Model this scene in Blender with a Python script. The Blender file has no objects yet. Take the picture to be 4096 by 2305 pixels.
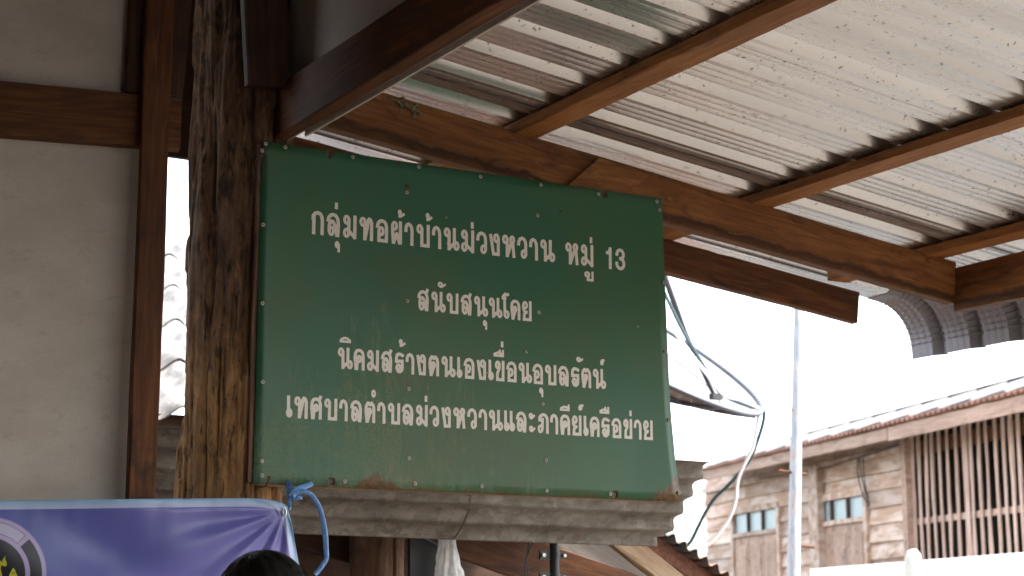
import bpy, bmesh, math, random
import numpy as np
from mathutils import Vector, Matrix, noise
random.seed(7)
scn = bpy.context.scene
COL = scn.collection
# ------------------------------------------------------------------ camera
# world axes: X runs along the sign and rafter, Y along the purlins, Z up; metres, ground at z=0
FPX = 7142.81
Xc = np.array([12592., -1357., -FPX]); Xc /= np.linalg.norm(Xc)
Yc = np.array([-4198., -1357., -FPX]); Yc /= np.linalg.norm(Yc)
Zc = np.cross(Xc, Yc)
RW = np.array([Xc, Yc, Zc])
CP = np.array([0, 0, 1.6])
cam = bpy.data.cameras.new('camera'); co = bpy.data.objects.new('camera', cam); COL.objects.link(co)
M = Matrix([list(RW[0]) + [0], list(RW[1]) + [0], list(RW[2]) + [1.6], [0, 0, 0, 1]])
co.matrix_world = M
cam.sensor_width = 36; cam.lens = 36 * FPX / 4096
cam.clip_start = .05; cam.clip_end = 4000
cam.dof.use_dof = True; cam.dof.focus_distance = 4.5; cam.dof.aperture_fstop = 6.3
scn.camera = co
# ------------------------------------------------------------------ sky, sun, exposure
SUN_EL, SUN_AZ = 52, -35      # azimuth measured from +X towards +Y
w = bpy.data.worlds.new('World'); scn.world = w; w.use_nodes = True
nt = w.node_tree; bg = nt.nodes['Background']
sky = nt.nodes.new('ShaderNodeTexSky'); sky.sky_type = 'NISHITA'; sky.sun_disc = False
sky.sun_elevation = math.radians(SUN_EL); sky.sun_rotation = math.radians(90 - SUN_AZ)
sky.air_density = 1.0; sky.dust_density = 3.0; sky.ozone_density = 1.0
hs = nt.nodes.new('ShaderNodeHueSaturation'); hs.inputs['Saturation'].default_value = .45
nt.links.new(sky.outputs[0], hs.inputs['Color']); nt.links.new(hs.outputs[0], bg.inputs[0]); bg.inputs[1].default_value = .15
sl = bpy.data.lights.new('sun', 'SUN'); sl.energy = 1.5; sl.angle = math.radians(12); sl.color = (1, .94, .84)
so = bpy.data.objects.new('sun', sl); COL.objects.link(so)
sd = Vector((math.cos(math.radians(SUN_EL)) * math.cos(math.radians(SUN_AZ)), math.cos(math.radians(SUN_EL)) * math.sin(math.radians(SUN_AZ)), math.sin(math.radians(SUN_EL))))
so.rotation_euler = sd.to_track_quat('Z', 'Y').to_euler()
scn.view_settings.view_transform = 'Standard'; scn.view_settings.look = 'None'
scn.view_settings.gamma = 1; scn.view_settings.use_curve_mapping = False
scn.view_settings.exposure = 2.8
scn.cycles.max_bounces = 10; scn.cycles.diffuse_bounces = 6; scn.cycles.transparent_max_bounces = 12
# ------------------------------------------------------------------ measuring helpers (photo pixel -> point on a real plane)
def ray(u, v): return RW @ np.array([u - 2048, -(v - 1152.5), -FPX])
def PX(u, v, x): d = ray(u, v); return Vector(CP + d * (x / d[0]))
def PY(u, v, y): d = ray(u, v); return Vector(CP + d * (y / d[1]))
def PZ(u, v, z): d = ray(u, v); return Vector(CP + d * ((z - 1.6) / d[2]))
# ------------------------------------------------------------------ object helpers
def tag(o, label=None, cat=None, group=None, kind=None):
    if label: o['label'] = label
    if cat: o['category'] = cat
    if group: o['group'] = group
    if kind: o['kind'] = kind
    return o
def empty(name, loc, label, cat, group=None):
    o = bpy.data.objects.new(name, None); o.location = loc; o.empty_display_size = .1
    COL.objects.link(o); tag(o, label, cat, group); return o
def mobj(name, me, parent=None, mat=None):
    o = bpy.data.objects.new(name, me); COL.objects.link(o)
    if mat: me.materials.clear(); me.materials.append(mat)
    if parent:
        o.parent = parent
        o.matrix_parent_inverse = Matrix.Identity(4)
    return o
def wloc(o):
    m = Matrix.Translation(o.location) @ o.rotation_euler.to_matrix().to_4x4() if not o.get('_m') else None
    while o.parent: o = o.parent; m = (Matrix.Translation(o.location) @ o.rotation_euler.to_matrix().to_4x4()) @ m
    return m
class MB:
    def __init__(s): s.v = []; s.f = []
    def add(s, vs, fs):
        b = len(s.v); s.v += [tuple(x) for x in vs]; s.f += [tuple(b + i for i in f) for f in fs]; return s
    def box(s, a, b, c=.0):
        x0, y0, z0 = a; x1, y1, z1 = b
        return s.add([(x0,y0,z0),(x1,y0,z0),(x1,y1,z0),(x0,y1,z0),(x0,y0,z1),(x1,y0,z1),(x1,y1,z1),(x0,y1,z1)],
                     [(3,2,1,0),(4,5,6,7),(0,1,5,4),(1,2,6,5),(2,3,7,6),(3,0,4,7)])
    def prism(s, pts, d):         # pts: list of Vectors of a planar polygon, d: extrusion vector
        n = len(pts); d = Vector(d)
        return s.add([tuple(p) for p in pts] + [tuple(Vector(p) + d) for p in pts],
                     [tuple(range(n - 1, -1, -1)), tuple(range(n, 2 * n))] + [(i, (i + 1) % n, n + (i + 1) % n, n + i) for i in range(n)])
    def tube(s, pts, r, n=8, cap=True):
        pts = [Vector(p) for p in pts]; rs = r if isinstance(r, (list, tuple)) else [r] * len(pts)
        vs = []; prev = None
        for i, p in enumerate(pts):
            t = (pts[min(i + 1, len(pts) - 1)] - pts[max(i - 1, 0)]).normalized()
            a = prev - t * prev.dot(t) if prev is not None else t.orthogonal()
            if a.length < 1e-6: a = t.orthogonal()
            a.normalize(); prev = a; b = t.cross(a)
            for k in range(n):
                an = 2 * math.pi * k / n; vs.append(p + (a * math.cos(an) + b * math.sin(an)) * rs[i])
        fs = [(i * n + k, i * n + (k + 1) % n, (i + 1) * n + (k + 1) % n, (i + 1) * n + k) for i in range(len(pts) - 1) for k in range(n)]
        if cap: fs += [tuple(range(n - 1, -1, -1)), tuple(range((len(pts) - 1) * n, len(pts) * n))]
        return s.add(vs, fs)
    def grid(s, P, nu, nv, close=False):
        vs = [P(i, j) for j in range(nv) for i in range(nu)]
        fs = [(j * nu + i, j * nu + (i + 1) % nu, (j + 1) * nu + (i + 1) % nu, (j + 1) * nu + i) for j in range(nv - 1) for i in range(nu if close else nu - 1)]
        return s.add(vs, fs)
    def build(s, name, mat=None, parent=None, smooth=False, world=True, bevel=0, angle=40):
        me = bpy.data.meshes.new(name)
        off = Vector((0, 0, 0))
        if parent is not None and world: off = ROOTS.get(parent.name, Vector(parent.location)) if parent.parent is None else ROOTS[parent.name]
        elif parent is None and world:
            xs = [v for v in s.v]; off = Vector((sum(v[0] for v in xs) / len(xs), sum(v[1] for v in xs) / len(xs), min(v[2] for v in xs)))
        vv = [(x - off[0], y - off[1], z - off[2]) for x, y, z in s.v] if world else s.v
        me.from_pydata(vv, [], s.f); me.validate(); me.update()
        if bevel:
            bm = bmesh.new(); bm.from_mesh(me)
            bmesh.ops.bevel(bm, geom=[e for e in bm.edges if len(e.link_faces) == 2 and e.calc_face_angle(0) > .6], offset=bevel, segments=2, affect='EDGES', profile=.6)
            bm.to_mesh(me); bm.free()
        if smooth:
            me.polygons.foreach_set('use_smooth', [True] * len(me.polygons))
            if angle < 180: me.set_sharp_from_angle(angle=math.radians(angle))
        o = mobj(name, me, parent, mat)
        if parent is None and world: o.location = off
        ROOTS[o.name] = off if not (parent is None and world) else off
        return o
ROOTS = {}
def board(name, p0, p1, wd, ht, mat, parent=None, up=(0, 0, 1), jit=.0015, seg=0, bev=.0035, bow=0, noise_s=3.0):
    """a sawn timber with its own frame: local X along its length, so the grain follows it"""
    p0 = Vector(p0); p1 = Vector(p1); d = p1 - p0; L = d.length; x = d.normalized()
    y = Vector(up).cross(x).normalized(); z = x.cross(y)
    seg = seg or max(4, int(L / .05))
    prof = [(-wd/2+bev, -ht/2), (wd/2-bev, -ht/2), (wd/2, -ht/2+bev), (wd/2, ht/2-bev), (wd/2-bev, ht/2), (-wd/2+bev, ht/2), (-wd/2, ht/2-bev), (-wd/2, -ht/2+bev)]
    r = random.random() * 50; vs = []
    for i in range(seg + 1):
        t = i / seg
        for k, (a, b) in enumerate(prof):
            q = Vector((t * L * noise_s, k // 2 * 3.1 + r, r))
            a2 = a + noise.noise(q) * jit * 2 + noise.noise(q * 7) * jit * .7
            b2 = b + noise.noise(q + Vector((9, 9, 9))) * jit * 2 + noise.noise(q * 7 + Vector((5, 0, 0))) * jit * .7 + bow * math.sin(t * math.pi)
            vs.append((t * L, a2, b2))
    fs = [(i*8+k, i*8+(k+1) % 8, (i+1)*8+(k+1) % 8, (i+1)*8+k) for i in range(seg) for k in range(8)]
    fs += [tuple(range(7, -1, -1)), tuple(seg * 8 + k for k in range(8))]
    me = bpy.data.meshes.new(name); me.from_pydata(vs, [], fs); me.validate()
    o = mobj(name, me, parent, mat)
    m = Matrix((x, y, z)).transposed().to_4x4(); off = ROOTS.get(parent.name) if parent and parent.name in ROOTS else (Vector(parent.location) if parent else Vector((0, 0, 0)))
    o.rotation_euler = m.to_euler(); o.location = p0 - off
    return o
def copy_to(o, loc, parent, rot=None, scale=None):
    c = o.copy(); COL.objects.link(c); c.parent = parent; c.location = loc
    if rot: c.rotation_euler = rot
    if scale: c.scale = scale
    return c
def cr(pts, n=8):
    """smooth curve through points"""
    pts = [Vector(p) for p in pts]; P = [pts[0] * 2 - pts[1]] + pts + [pts[-1] * 2 - pts[-2]]; out = []
    for i in range(1, len(P) - 2):
        for k in range(n):
            t = k / n; a, b, c, d = P[i-1], P[i], P[i+1], P[i+2]
            out.append(.5 * ((2*b) + (c-a)*t + (2*a-5*b+4*c-d)*t*t + (-a+3*b-3*c+d)*t**3))
    return out + [pts[-1]]
# ------------------------------------------------------------------ material helpers
class MT:
    def __init__(s, name, rough=.7, metal=0, spec=.5):
        s.m = bpy.data.materials.new(name); s.m.use_nodes = True; s.t = s.m.node_tree; s.b = s.t.nodes['Principled BSDF']
        s.b.inputs['Roughness'].default_value = rough; s.b.inputs['Metallic'].default_value = metal
        s.b.inputs['Specular IOR Level'].default_value = spec
        s.tc = s.t.nodes.new('ShaderNodeTexCoord'); s.oi = None
    def n(s, t, **k):
        o = s.t.nodes.new(t)
        for a, b in k.items(): setattr(o, a, b)
        return o
    def l(s, a, b): s.t.links.new(a, b)
    def set(s, sock, v):
        if hasattr(v, 'links') or hasattr(v, 'is_output'): s.l(v, sock)
        elif isinstance(v, (tuple, list)) and len(v) == 3 and sock.type == 'RGBA': sock.default_value = (*v, 1)
        else: sock.default_value = v
    def vec(s, scale=(1, 1, 1), loc=(0, 0, 0), rnd=True, rot=(0, 0, 0)):
        mp = s.n('ShaderNodeMapping'); s.l(s.tc.outputs['Object'], mp.inputs[0]); mp.inputs['Scale'].default_value = scale; mp.inputs['Rotation'].default_value = rot
        if rnd:
            if not s.oi: s.oi = s.n('ShaderNodeObjectInfo')
            c = s.n('ShaderNodeCombineXYZ'); mu = s.n('ShaderNodeMath', operation='MULTIPLY'); s.l(s.oi.outputs['Random'], mu.inputs[0]); mu.inputs[1].default_value = 37.0
            for i in range(3): s.l(mu.outputs[0], c.inputs[i])
            s.l(c.outputs[0], mp.inputs['Location'])
        else: mp.inputs['Location'].default_value = loc
        return mp.outputs[0]
    def noise(s, vec, scale, detail=4, rough=.55, dist=0, col=False):
        o = s.n('ShaderNodeTexNoise'); s.l(vec, o.inputs['Vector']); o.inputs['Scale'].default_value = scale; o.inputs['Detail'].default_value = detail
        o.inputs['Roughness'].default_value = rough; o.inputs['Distortion'].default_value = dist
        return o.outputs['Color' if col else 'Fac']
    def vor(s, vec, scale, feature='F1', out='Distance', rand=1):
        o = s.n('ShaderNodeTexVoronoi', feature=feature); s.l(vec, o.inputs['Vector']); o.inputs['Scale'].default_value = scale; o.inputs['Randomness'].default_value = rand
        return o.outputs[out]
    def ramp(s, fac, stops):
        o = s.n('ShaderNodeValToRGB'); s.l(fac, o.inputs[0]); e = o.color_ramp.elements
        while len(e) < len(stops): e.new(.5)
        for i, (p, c) in enumerate(stops): e[i].position = p; e[i].color = (c, c, c, 1) if not isinstance(c, (tuple, list)) else (*c, 1)
        return o.outputs[0]
    def sm(s, x, a, b):
        o = s.n('ShaderNodeMapRange', interpolation_type='SMOOTHSTEP'); s.set(o.inputs[0], x); o.inputs[1].default_value = a; o.inputs[2].default_value = b
        return o.outputs[0]
    def math(s, op, a, b=0.0, c=None):
        o = s.n('ShaderNodeMath', operation=op); s.set(o.inputs[0], a); s.set(o.inputs[1], b)
        if c is not None: s.set(o.inputs[2], c)
        return o.outputs[0]
    def mix(s, fac, a, b, mode='MIX'):
        o = s.n('ShaderNodeMix', data_type='RGBA', blend_type=mode); s.set(o.inputs[0], fac); s.set(o.inputs[6], a); s.set(o.inputs[7], b); return o.outputs[2]
    def sep(s, vec=None):
        o = s.n('ShaderNodeSeparateXYZ'); s.l(vec or s.tc.outputs['Object'], o.inputs[0]); return o.outputs
    def col(s, c): s.set(s.b.inputs['Base Color'], c); return s
    def rough(s, c): s.set(s.b.inputs['Roughness'], c); return s
    def bump(s, h, strength=.3, dist=.002):
        o = s.n('ShaderNodeBump'); o.inputs['Strength'].default_value = strength; o.inputs['Distance'].default_value = dist; s.set(o.inputs['Height'], h)
        s.l(o.outputs[0], s.b.inputs['Normal']); return s
def wood(name, dark, mid, light, stain=(.02, .012, .008), stain_amt=.5, rough=.65, scale=1.0, grey=None, band=None, rvar=.08):
    m = MT(name, rough, spec=.3)
    v = m.vec((1.2 * scale, 16 * scale, 16 * scale)); v2 = m.vec((1.5 * scale, 5 * scale, 5 * scale)); v3 = m.vec((7, 90, 90))
    g = m.noise(v, 3, 8, .6, 1.2); big = m.noise(v2, 1.3, 4, .5, .6); fine = m.noise(v3, 3, 5, .65)
    c = m.ramp(g, [(.25, dark), (.5, mid), (.78, light)])
    c = m.mix(m.sm(big, .3, .75), m.mix(.45, c, dark), c)
    st = m.noise(m.vec((1.6 * scale, 6 * scale, 6 * scale)), 2.2, 6, .6, 1.5)
    c = m.mix(m.math('MULTIPLY', m.sm(st, .52, .74), stain_amt), c, stain)
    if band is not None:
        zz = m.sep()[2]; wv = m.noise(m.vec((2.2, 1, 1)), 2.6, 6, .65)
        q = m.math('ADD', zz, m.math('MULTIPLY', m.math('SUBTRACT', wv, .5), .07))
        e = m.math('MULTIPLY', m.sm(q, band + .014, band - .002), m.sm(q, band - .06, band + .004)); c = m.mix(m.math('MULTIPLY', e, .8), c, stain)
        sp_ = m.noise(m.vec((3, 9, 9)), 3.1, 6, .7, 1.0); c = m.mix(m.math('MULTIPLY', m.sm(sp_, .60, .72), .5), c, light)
    c = m.mix(.35, c, m.ramp(fine, [(.3, (.45, .45, .45)), (.7, (1, 1, 1))]), 'MULTIPLY')
    pits = m.vor(m.vec((14, 60, 60)), 2.0)
    c = m.mix(m.math('MULTIPLY', m.math('SUBTRACT', 1, m.sm(pits, .02, .05)), .35), c, stain)
    if grey: c = m.mix(m.sm(m.noise(v2, 2.5, 5), .4, .65), c, grey)
    rb = m.n('ShaderNodeMapRange'); m.l(m.oi.outputs['Random'], rb.inputs[0]); rb.inputs[3].default_value = 1 - rvar; rb.inputs[4].default_value = 1 + rvar
    c = m.mix(1.0, c, rb.outputs[0], 'MULTIPLY')
    m.col(c).bump(m.math('ADD', m.math('MULTIPLY', g, .5), fine), .5, .0015)
    return m.m
def flat(name, c, rough=.6, metal=0, var=.12, scale=12, bump=.1, spec=.5):
    m = MT(name, rough, metal, spec); f = m.noise(m.vec(), scale, 5)
    m.col(m.mix(m.sm(f, .3, .7), tuple(x * (1 - var) for x in c), tuple(min(1, x * (1 + var)) for x in c))).bump(m.noise(m.vec(), scale * 8, 4), bump, .001)
    return m.m
WOOD = wood('wood_red_brown', (.055, .018, .005), (.145, .050, .014), (.28, .110, .033), stain=(.03, .014, .009), stain_amt=.75)
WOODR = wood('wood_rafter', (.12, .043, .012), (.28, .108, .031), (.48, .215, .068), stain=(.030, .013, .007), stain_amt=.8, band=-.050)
WOODP = wood('wood_purlin', (.20, .073, .019), (.42, .172, .046), (.62, .30, .095), stain=(.05, .02, .009), stain_amt=.6)
WOODD = wood('wood_dark', (.035, .016, .009), (.075, .034, .018), (.13, .06, .03), stain_amt=.6)
WOODG = wood('wood_weathered', (.26, .15, .095), (.50, .33, .225), (.68, .50, .37), stain=(.07, .035, .02), stain_amt=.6, grey=(.55, .43, .35), scale=.6, rvar=.24)
WOODS = wood('wood_slat', (.36, .21, .15), (.60, .43, .34), (.76, .62, .53), stain=(.14, .06, .035), stain_amt=.4, scale=.6)
WOODF = wood('wood_fascia_grey', (.26, .155, .105), (.48, .32, .235), (.64, .47, .37), stain=(.08, .05, .035), stain_amt=.8, scale=.6)
WOODL = wood('wood_pale_diagonal', (.22, .13, .07), (.45, .31, .19), (.62, .47, .32), stain=(.12, .05, .02), stain_amt=.7)
BLACK = flat('black_paint', (.012, .012, .014), .5)
RUST = flat('rust', (.10, .035, .016), .9, var=.4, scale=60, bump=.5)
STEEL = flat('zinc_screw', (.55, .52, .48), .45, .6)
def ground_mat():
    m = MT('dusty_concrete', .95, spec=.2); a = m.noise(m.vec(rnd=False), .7, 8); b = m.noise(m.vec(rnd=False), 14, 6)
    m.col(m.mix(m.sm(a, .3, .7), (.075, .071, .064), (.105, .10, .09))).bump(b, .4, .01); return m.m
# ------------------------------------------------------------------ ground
g = MB(); N = 41
def gp(i, j):
    f = lambda k: math.copysign(abs((k - 20) / 20) ** 3 * 900, k - 20)
    return (f(i), f(j), 0)
g.grid(gp, N, N); tag(g.build('ground', ground_mat(), world=False), kind='structure')
# ------------------------------------------------------------------ metal sheet material (old galvalume with specks)
def metal_sheet(name, base=(.60, .585, .56), specks=1.0, rough=.42, metal=.35):
    m = MT(name, rough, metal)
    v = m.vec(rnd=False); big = m.noise(m.vec((1, 5, 5), rnd=False), 1.2, 5)
    c = m.mix(m.sm(big, .3, .7), tuple(x * .9 for x in base), tuple(x * 1.06 for x in base))
    warp = m.mix(.030, v, m.noise(v, 75, 4, .75, col=True))
    dens = m.noise(v, 3.3, 3)
    vv = m.vor(warp, 64); rnd = m.vor(warp, 64, out='Color')
    rs = m.n('ShaderNodeSeparateColor'); m.l(rnd, rs.inputs[0])
    thr = m.math('MULTIPLY', m.sm(m.math('ADD', rs.outputs[0], m.math('MULTIPLY', dens, .8)), .75, 1.4), .30)
    sp = m.sm(m.math('SUBTRACT', thr, vv), .0, .05)
    vv2 = m.vor(warp, 95); rnd2 = m.n('ShaderNodeSeparateColor'); m.l(m.vor(warp, 95, out='Color'), rnd2.inputs[0])
    sp2 = m.sm(m.math('SUBTRACT', m.math('MULTIPLY', m.sm(rnd2.outputs[0], .7, 1.0), .28), vv2), 0, .06)
    f = m.math('MULTIPLY', m.math('MAXIMUM', sp, m.math('MULTIPLY', sp2, .7)), specks)
    f = m.math('MULTIPLY', f, m.sm(m.noise(v, 260, 3, .7), .36, .5))
    c = m.mix(f, c, (.17, .165, .15))
    m.col(c).rough(m.math('ADD', m.math('MULTIPLY', big, .15), rough - .08)).bump(m.math('ADD', m.math('MULTIPLY', m.noise(v, 420, 3), .6), m.math('MULTIPLY', f, -1)), .18, .001)
    return m.m
SHEET = metal_sheet('galvalume_sheet', base=(.745, .765, .785), metal=.90, rough=.28)
# ------------------------------------------------------------------ lean-to roof
def zroof(x): return 3.121 - .1243 * (x - 2.142)        # top line of the rafter
lean = empty('lean_to_roof', (2.2, 4.4, 2.8), 'open lean-to roof of grey metal sheets on brown timber above the green sign', 'roof')
YR = 4.485
# rafters
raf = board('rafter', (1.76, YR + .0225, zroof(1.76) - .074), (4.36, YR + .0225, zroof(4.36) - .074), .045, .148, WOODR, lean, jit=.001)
raf2 = board('rafter', (1.80, 5.07, zroof(1.80) - .062), (4.415, 5.07, zroof(4.415) - .062), .04, .12, WOOD, lean, jit=.0022)
# the cut end hangs lower than the first rafter as in the photo
# purlins (top faces carry the sheets)
for x, t, y0 in ((2.637, .034, 5.12), (3.53, .034, 5.12), (4.272, .034, 5.0)):
    z = zroof(x) + .0175 - .005
    board('purlin', (x, -.4, z), (x, y0, z), .092, t, WOODP, lean, jit=.0025, bow=.004 if x < 3 else 0, noise_s=2)
board('purlin', (1.83, -.4, zroof(1.83) + .0125), (1.83, 4.9, zroof(1.83) + .0125), .092, .034, WOODP, lean)
# fascia board closing the low end of the rafters
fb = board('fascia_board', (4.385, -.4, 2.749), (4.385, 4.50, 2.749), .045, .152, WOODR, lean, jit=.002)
# roof sheets: ribs run down the slope, then the eave is curved down with crimps
OFF = .031; PER = .2
def rib(t):
    """height of the sheet across the ribs, t in metres within one period"""
    t = t % PER
    if t < .012: return .034 * t / .012
    if t < .046: return .034
    if t < .058: return .034 * (.058 - t) / .012
    for c in (.095, .13, .165):
        if abs(t - c) < .005: return .0028 * (1 - abs(t - c) / .005)
    return 0
def yknots(y0, y1):
    k = []; n0 = int(y0 / PER) - 1
    for n in range(n0, int(y1 / PER) + 2):
        for t in (0, .012, .022, .034, .046, .058, .075, .09, .095, .1, .112, .125, .13, .135, .148, .16, .165, .17, .185): k.append(n * PER + t)
    return [y0] + [y for y in k if y0 < y < y1] + [y1]
RC = .185; XC = 4.638
path = [(x, 'f') for x in np.linspace(1.70, XC, 26)]
def slope_pt(s):
    """s>0: arc length past the start of the curved eave -> (x,z,nx,nz,crimp)"""
    a0 = math.atan(.1243)
    if s <= 0:
        x = XC + s * math.cos(a0); return x, zroof(x) + OFF, math.sin(a0), math.cos(a0), 0
    A = math.radians(86) - a0; L = RC * A
    cx = XC - RC * math.sin(a0); cz = zroof(XC) + OFF - RC * math.cos(a0)
    if s < L:
        a = a0 + s / RC; return cx + RC * math.sin(a), cz + RC * math.cos(a), math.sin(a), math.cos(a), 1
    a = a0 + A; x = cx + RC * math.sin(a) + math.cos(a) * (s - L); z = cz + RC * math.cos(a) - math.sin(a) * (s - L)
    return x, z, math.sin(a), math.cos(a), 0
A_ = math.radians(86) - math.atan(.1243); LARC = RC * A_
NCR = 11; CR = LARC / NCR
svals = list(np.linspace(-(XC - 1.70) / math.cos(math.atan(.1243)), 0, 24))
for c in range(NCR):
    for f in (.2, .38, .5, .62, .8, 1.0): svals.append((c + f) * CR)
svals += [LARC + .02, LARC + .045]
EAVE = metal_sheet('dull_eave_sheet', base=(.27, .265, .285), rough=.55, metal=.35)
def sheet(y0, y1, lift, name='roof_sheet', sv=None, mat=None):
    ys = yknots(y0, y1); mb = MB(); sv = sv or [q for q in svals if q <= 0]
    def P(i, j):
        y = ys[i]; s = sv[j]; x, z, nx, nz, cr_ = slope_pt(s); h = rib(y - y_rib0) + lift
        h += noise.noise(Vector((s * 1.5, y * 2, 0))) * .0012
        if cr_:
            f = (s / CR) % 1; t = (y - y_rib0) % PER
            d = max(0, 1 - abs(f - .5) / .16)
            if t < .058: h -= d * .012 * (1 if .01 < t < .05 else .4)
            else:
                if not any(abs(t - c) < .006 for c in (.06, .095, .13, .165, .2)): h -= d * .0045
                else: h += d * .002
        return (x + nx * h, y, z + nz * h)
    mb.grid(P, len(ys), len(sv))
    o = mb.build(name, mat or SHEET, lean, smooth=True, angle=22)
    return o
y_rib0 = 4.435 - 30 * PER - .03
edges = [5.19, 4.39, 3.59, 2.79, 1.99, 1.19, .39, -.41]
for i in range(7):
    sheet(edges[i + 1] - .05, edges[i] if i == 0 else edges[i] + .012, .0012 * (i % 2))
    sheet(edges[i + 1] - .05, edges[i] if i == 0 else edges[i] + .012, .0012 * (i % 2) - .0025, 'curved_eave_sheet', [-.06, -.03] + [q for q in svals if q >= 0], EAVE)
# short brace plank nailed between the purlins behind the sign, and a small batten at the wall
a = PY(2590, 690, 4.46); 
bp = [PY(2400, 640, 4.47), PY(2600, 700, 4.47), PY(2480, 860, 4.47), PY(2280, 760, 4.47)]
bp = [PY(2408, 632, 4.455), PY(2612, 690, 4.455), PY(2400, 935, 4.455), PY(2190, 895, 4.455)]
mb = MB().prism([PY(2398, 631, 4.462), PY(2606, 697, 4.462), PY(2230, 1010, 4.462), PY(2040, 945, 4.462)][::-1], (0, .0225, 0)); mb.build('cross_brace', WOODR, lean, bevel=.002)
# ------------------------------------------------------------------ gable side: tie beam with boarding above it
gw = empty('gable_wall', (1.70, 3, 2.829), 'dark boarded gable wall on a heavy brown tie beam at upper left', 'wall')
board('tie_beam', (1.7, 4.17, 2.8975), (1.7, -1.2, 2.8975), .044, .137, WOOD, gw, jit=.001)
PANEL = None
def panel_mat():
    m = MT('fibre_board', .9, spec=.2)
    a = m.noise(m.vec((2, 2, 3.5), rnd=False), 2.2, 6, .6); b = m.noise(m.vec((3, 3, 6)), 7, 7, .7)
    c = m.mix(m.sm(a, .35, .65), (.50, .44, .375), (.58, .52, .45))
    c = m.mix(m.math('MULTIPLY', m.sm(b, .54, .68), .35), c, (.36, .29, .21))
    sp = m.vor(m.vec(), 9.0); rs = m.n('ShaderNodeSeparateColor'); m.l(m.vor(m.vec(), 9, out='Color'), rs.inputs[0])
    c = m.mix(m.sm(m.math('SUBTRACT', m.math('MULTIPLY', m.sm(rs.outputs[0], .6, 1), .045), sp), 0, .01), c, (.05, .025, .012))
    weave = m.noise(m.vec((1, 1, 1)), 240, 3, .6)
    c = m.mix(m.math('MULTIPLY', m.sm(weave, .35, .65), .10), c, (.2, .17, .13))
    m.col(c).bump(weave, .35, .0008); return m.m
PANEL = panel_mat()
gb = MB().box((1.724, -1.2, 2.835), (1.731, 4.44, 4.1)); gb.build('boarding', PANEL, gw)
MB().box((1.30, 4.44, 2.832), (1.735, 4.46, 4.1)).build('infill_board', WOODD, gw)
gs = MB().box((1.732, -1.2, 2.822), (1.738, 4.05, 2.96)); gs.build('cladding_edge', flat('pale_sheet_edge', (.62, .55, .45), .8), gw)
board('post_plank', PY(1071, 350, 4.07), PY(1046, -160, 4.07), .118, .03, WOODD, gw, up=(0, -1, 0))
# ------------------------------------------------------------------ left wall: fibre board panels with rail and upright
aw = math.radians(-11); wd_ = Vector((math.cos(aw), math.sin(aw), 0)); wn = Vector((math.sin(aw), -math.cos(aw), 0))  # wn faces the camera side
S0 = Vector((1.361, 4.079, 0))
def WP(s, o, z): return S0 + wd_ * s + wn * o + Vector((0, 0, z))
lw = empty('panelled_wall', WP(-.5, 0, 0), 'grey-beige panelled wall with a brown rail and upright left of the log post', 'wall')
def wbox(name, s0, s1, o0, o1, z0, z1, mat, bev=0):
    mb = MB(); mb.prism([WP(s0, o0, z0), WP(s1, o0, z0), WP(s1, o1, z0), WP(s0, o1, z0)], (0, 0, z1 - z0)); return mb.build(name, mat, lw, bevel=bev)
wbox('panel', -3.6, -.015, -.052, -.046, .0, 2.80, PANEL)
wbox('panel', -3.6, -.03, -.052, -.046, 2.88, 4.1, PANEL)
board('rail', WP(-3.6, -.022, 2.816), WP(.052, -.022, 2.816), .044, .131, WOOD, lw, jit=.0012)
board('upright', WP(-.0145, .022, 0), WP(-.0145, .022, 4.1), .066, .044, WOOD, lw, up=wd_.cross(Vector((0, 0, 1))), jit=.0012)
board('upright', WP(-.067, -.024, 2.884), WP(-.067, -.024, 4.1), .034, .04, WOODD, lw, up=wd_.cross(Vector((0, 0, 1))), jit=.0012)
board('noggin', WP(.02, -.03, 2.89), WP(.10, -.03, 4.0), .07, .03, WOODD, lw, up=wn, jit=.0012)
# the room the picture is taken from: floor, walls behind the camera
mb = MB().box((1.9, -2.6, .0), (6.6, 9.5, .03)); tag(mb.build('added_dark_ground', flat('bounce_cut_dark', (.085, .068, .052), .9)), kind='structure')  # unseen dark ground slab, added to cut bounce light on the roof sheets
mb = MB().box((-3.6, -2.6, .0), (1.9, 5.2, .05)); tag(mb.build('floor', flat('dark_floor', (.09, .07, .055), .8)), kind='structure')
mb = MB().box((-3.66, -2.66, 0), (-3.6, 5.2, 4.1)); tag(mb.build('side_wall', WOODD), 'dark board side wall of the room outside the left of the picture', 'wall')
mb = MB().box((-3.6, -2.66, 0), (.9, -2.6, 4.1)); tag(mb.build('rear_wall', WOODD), 'dark board rear wall of the room behind the picture', 'wall')
# main roof / ceiling over the room (dark)
mr = MB().box((-5, -2.6, 4.1), (1.74, 5.4, 4.13)); tag(mr.build('room_ceiling', WOODD), 'dark brown board ceiling above the panelled wall', 'ceiling')
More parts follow.
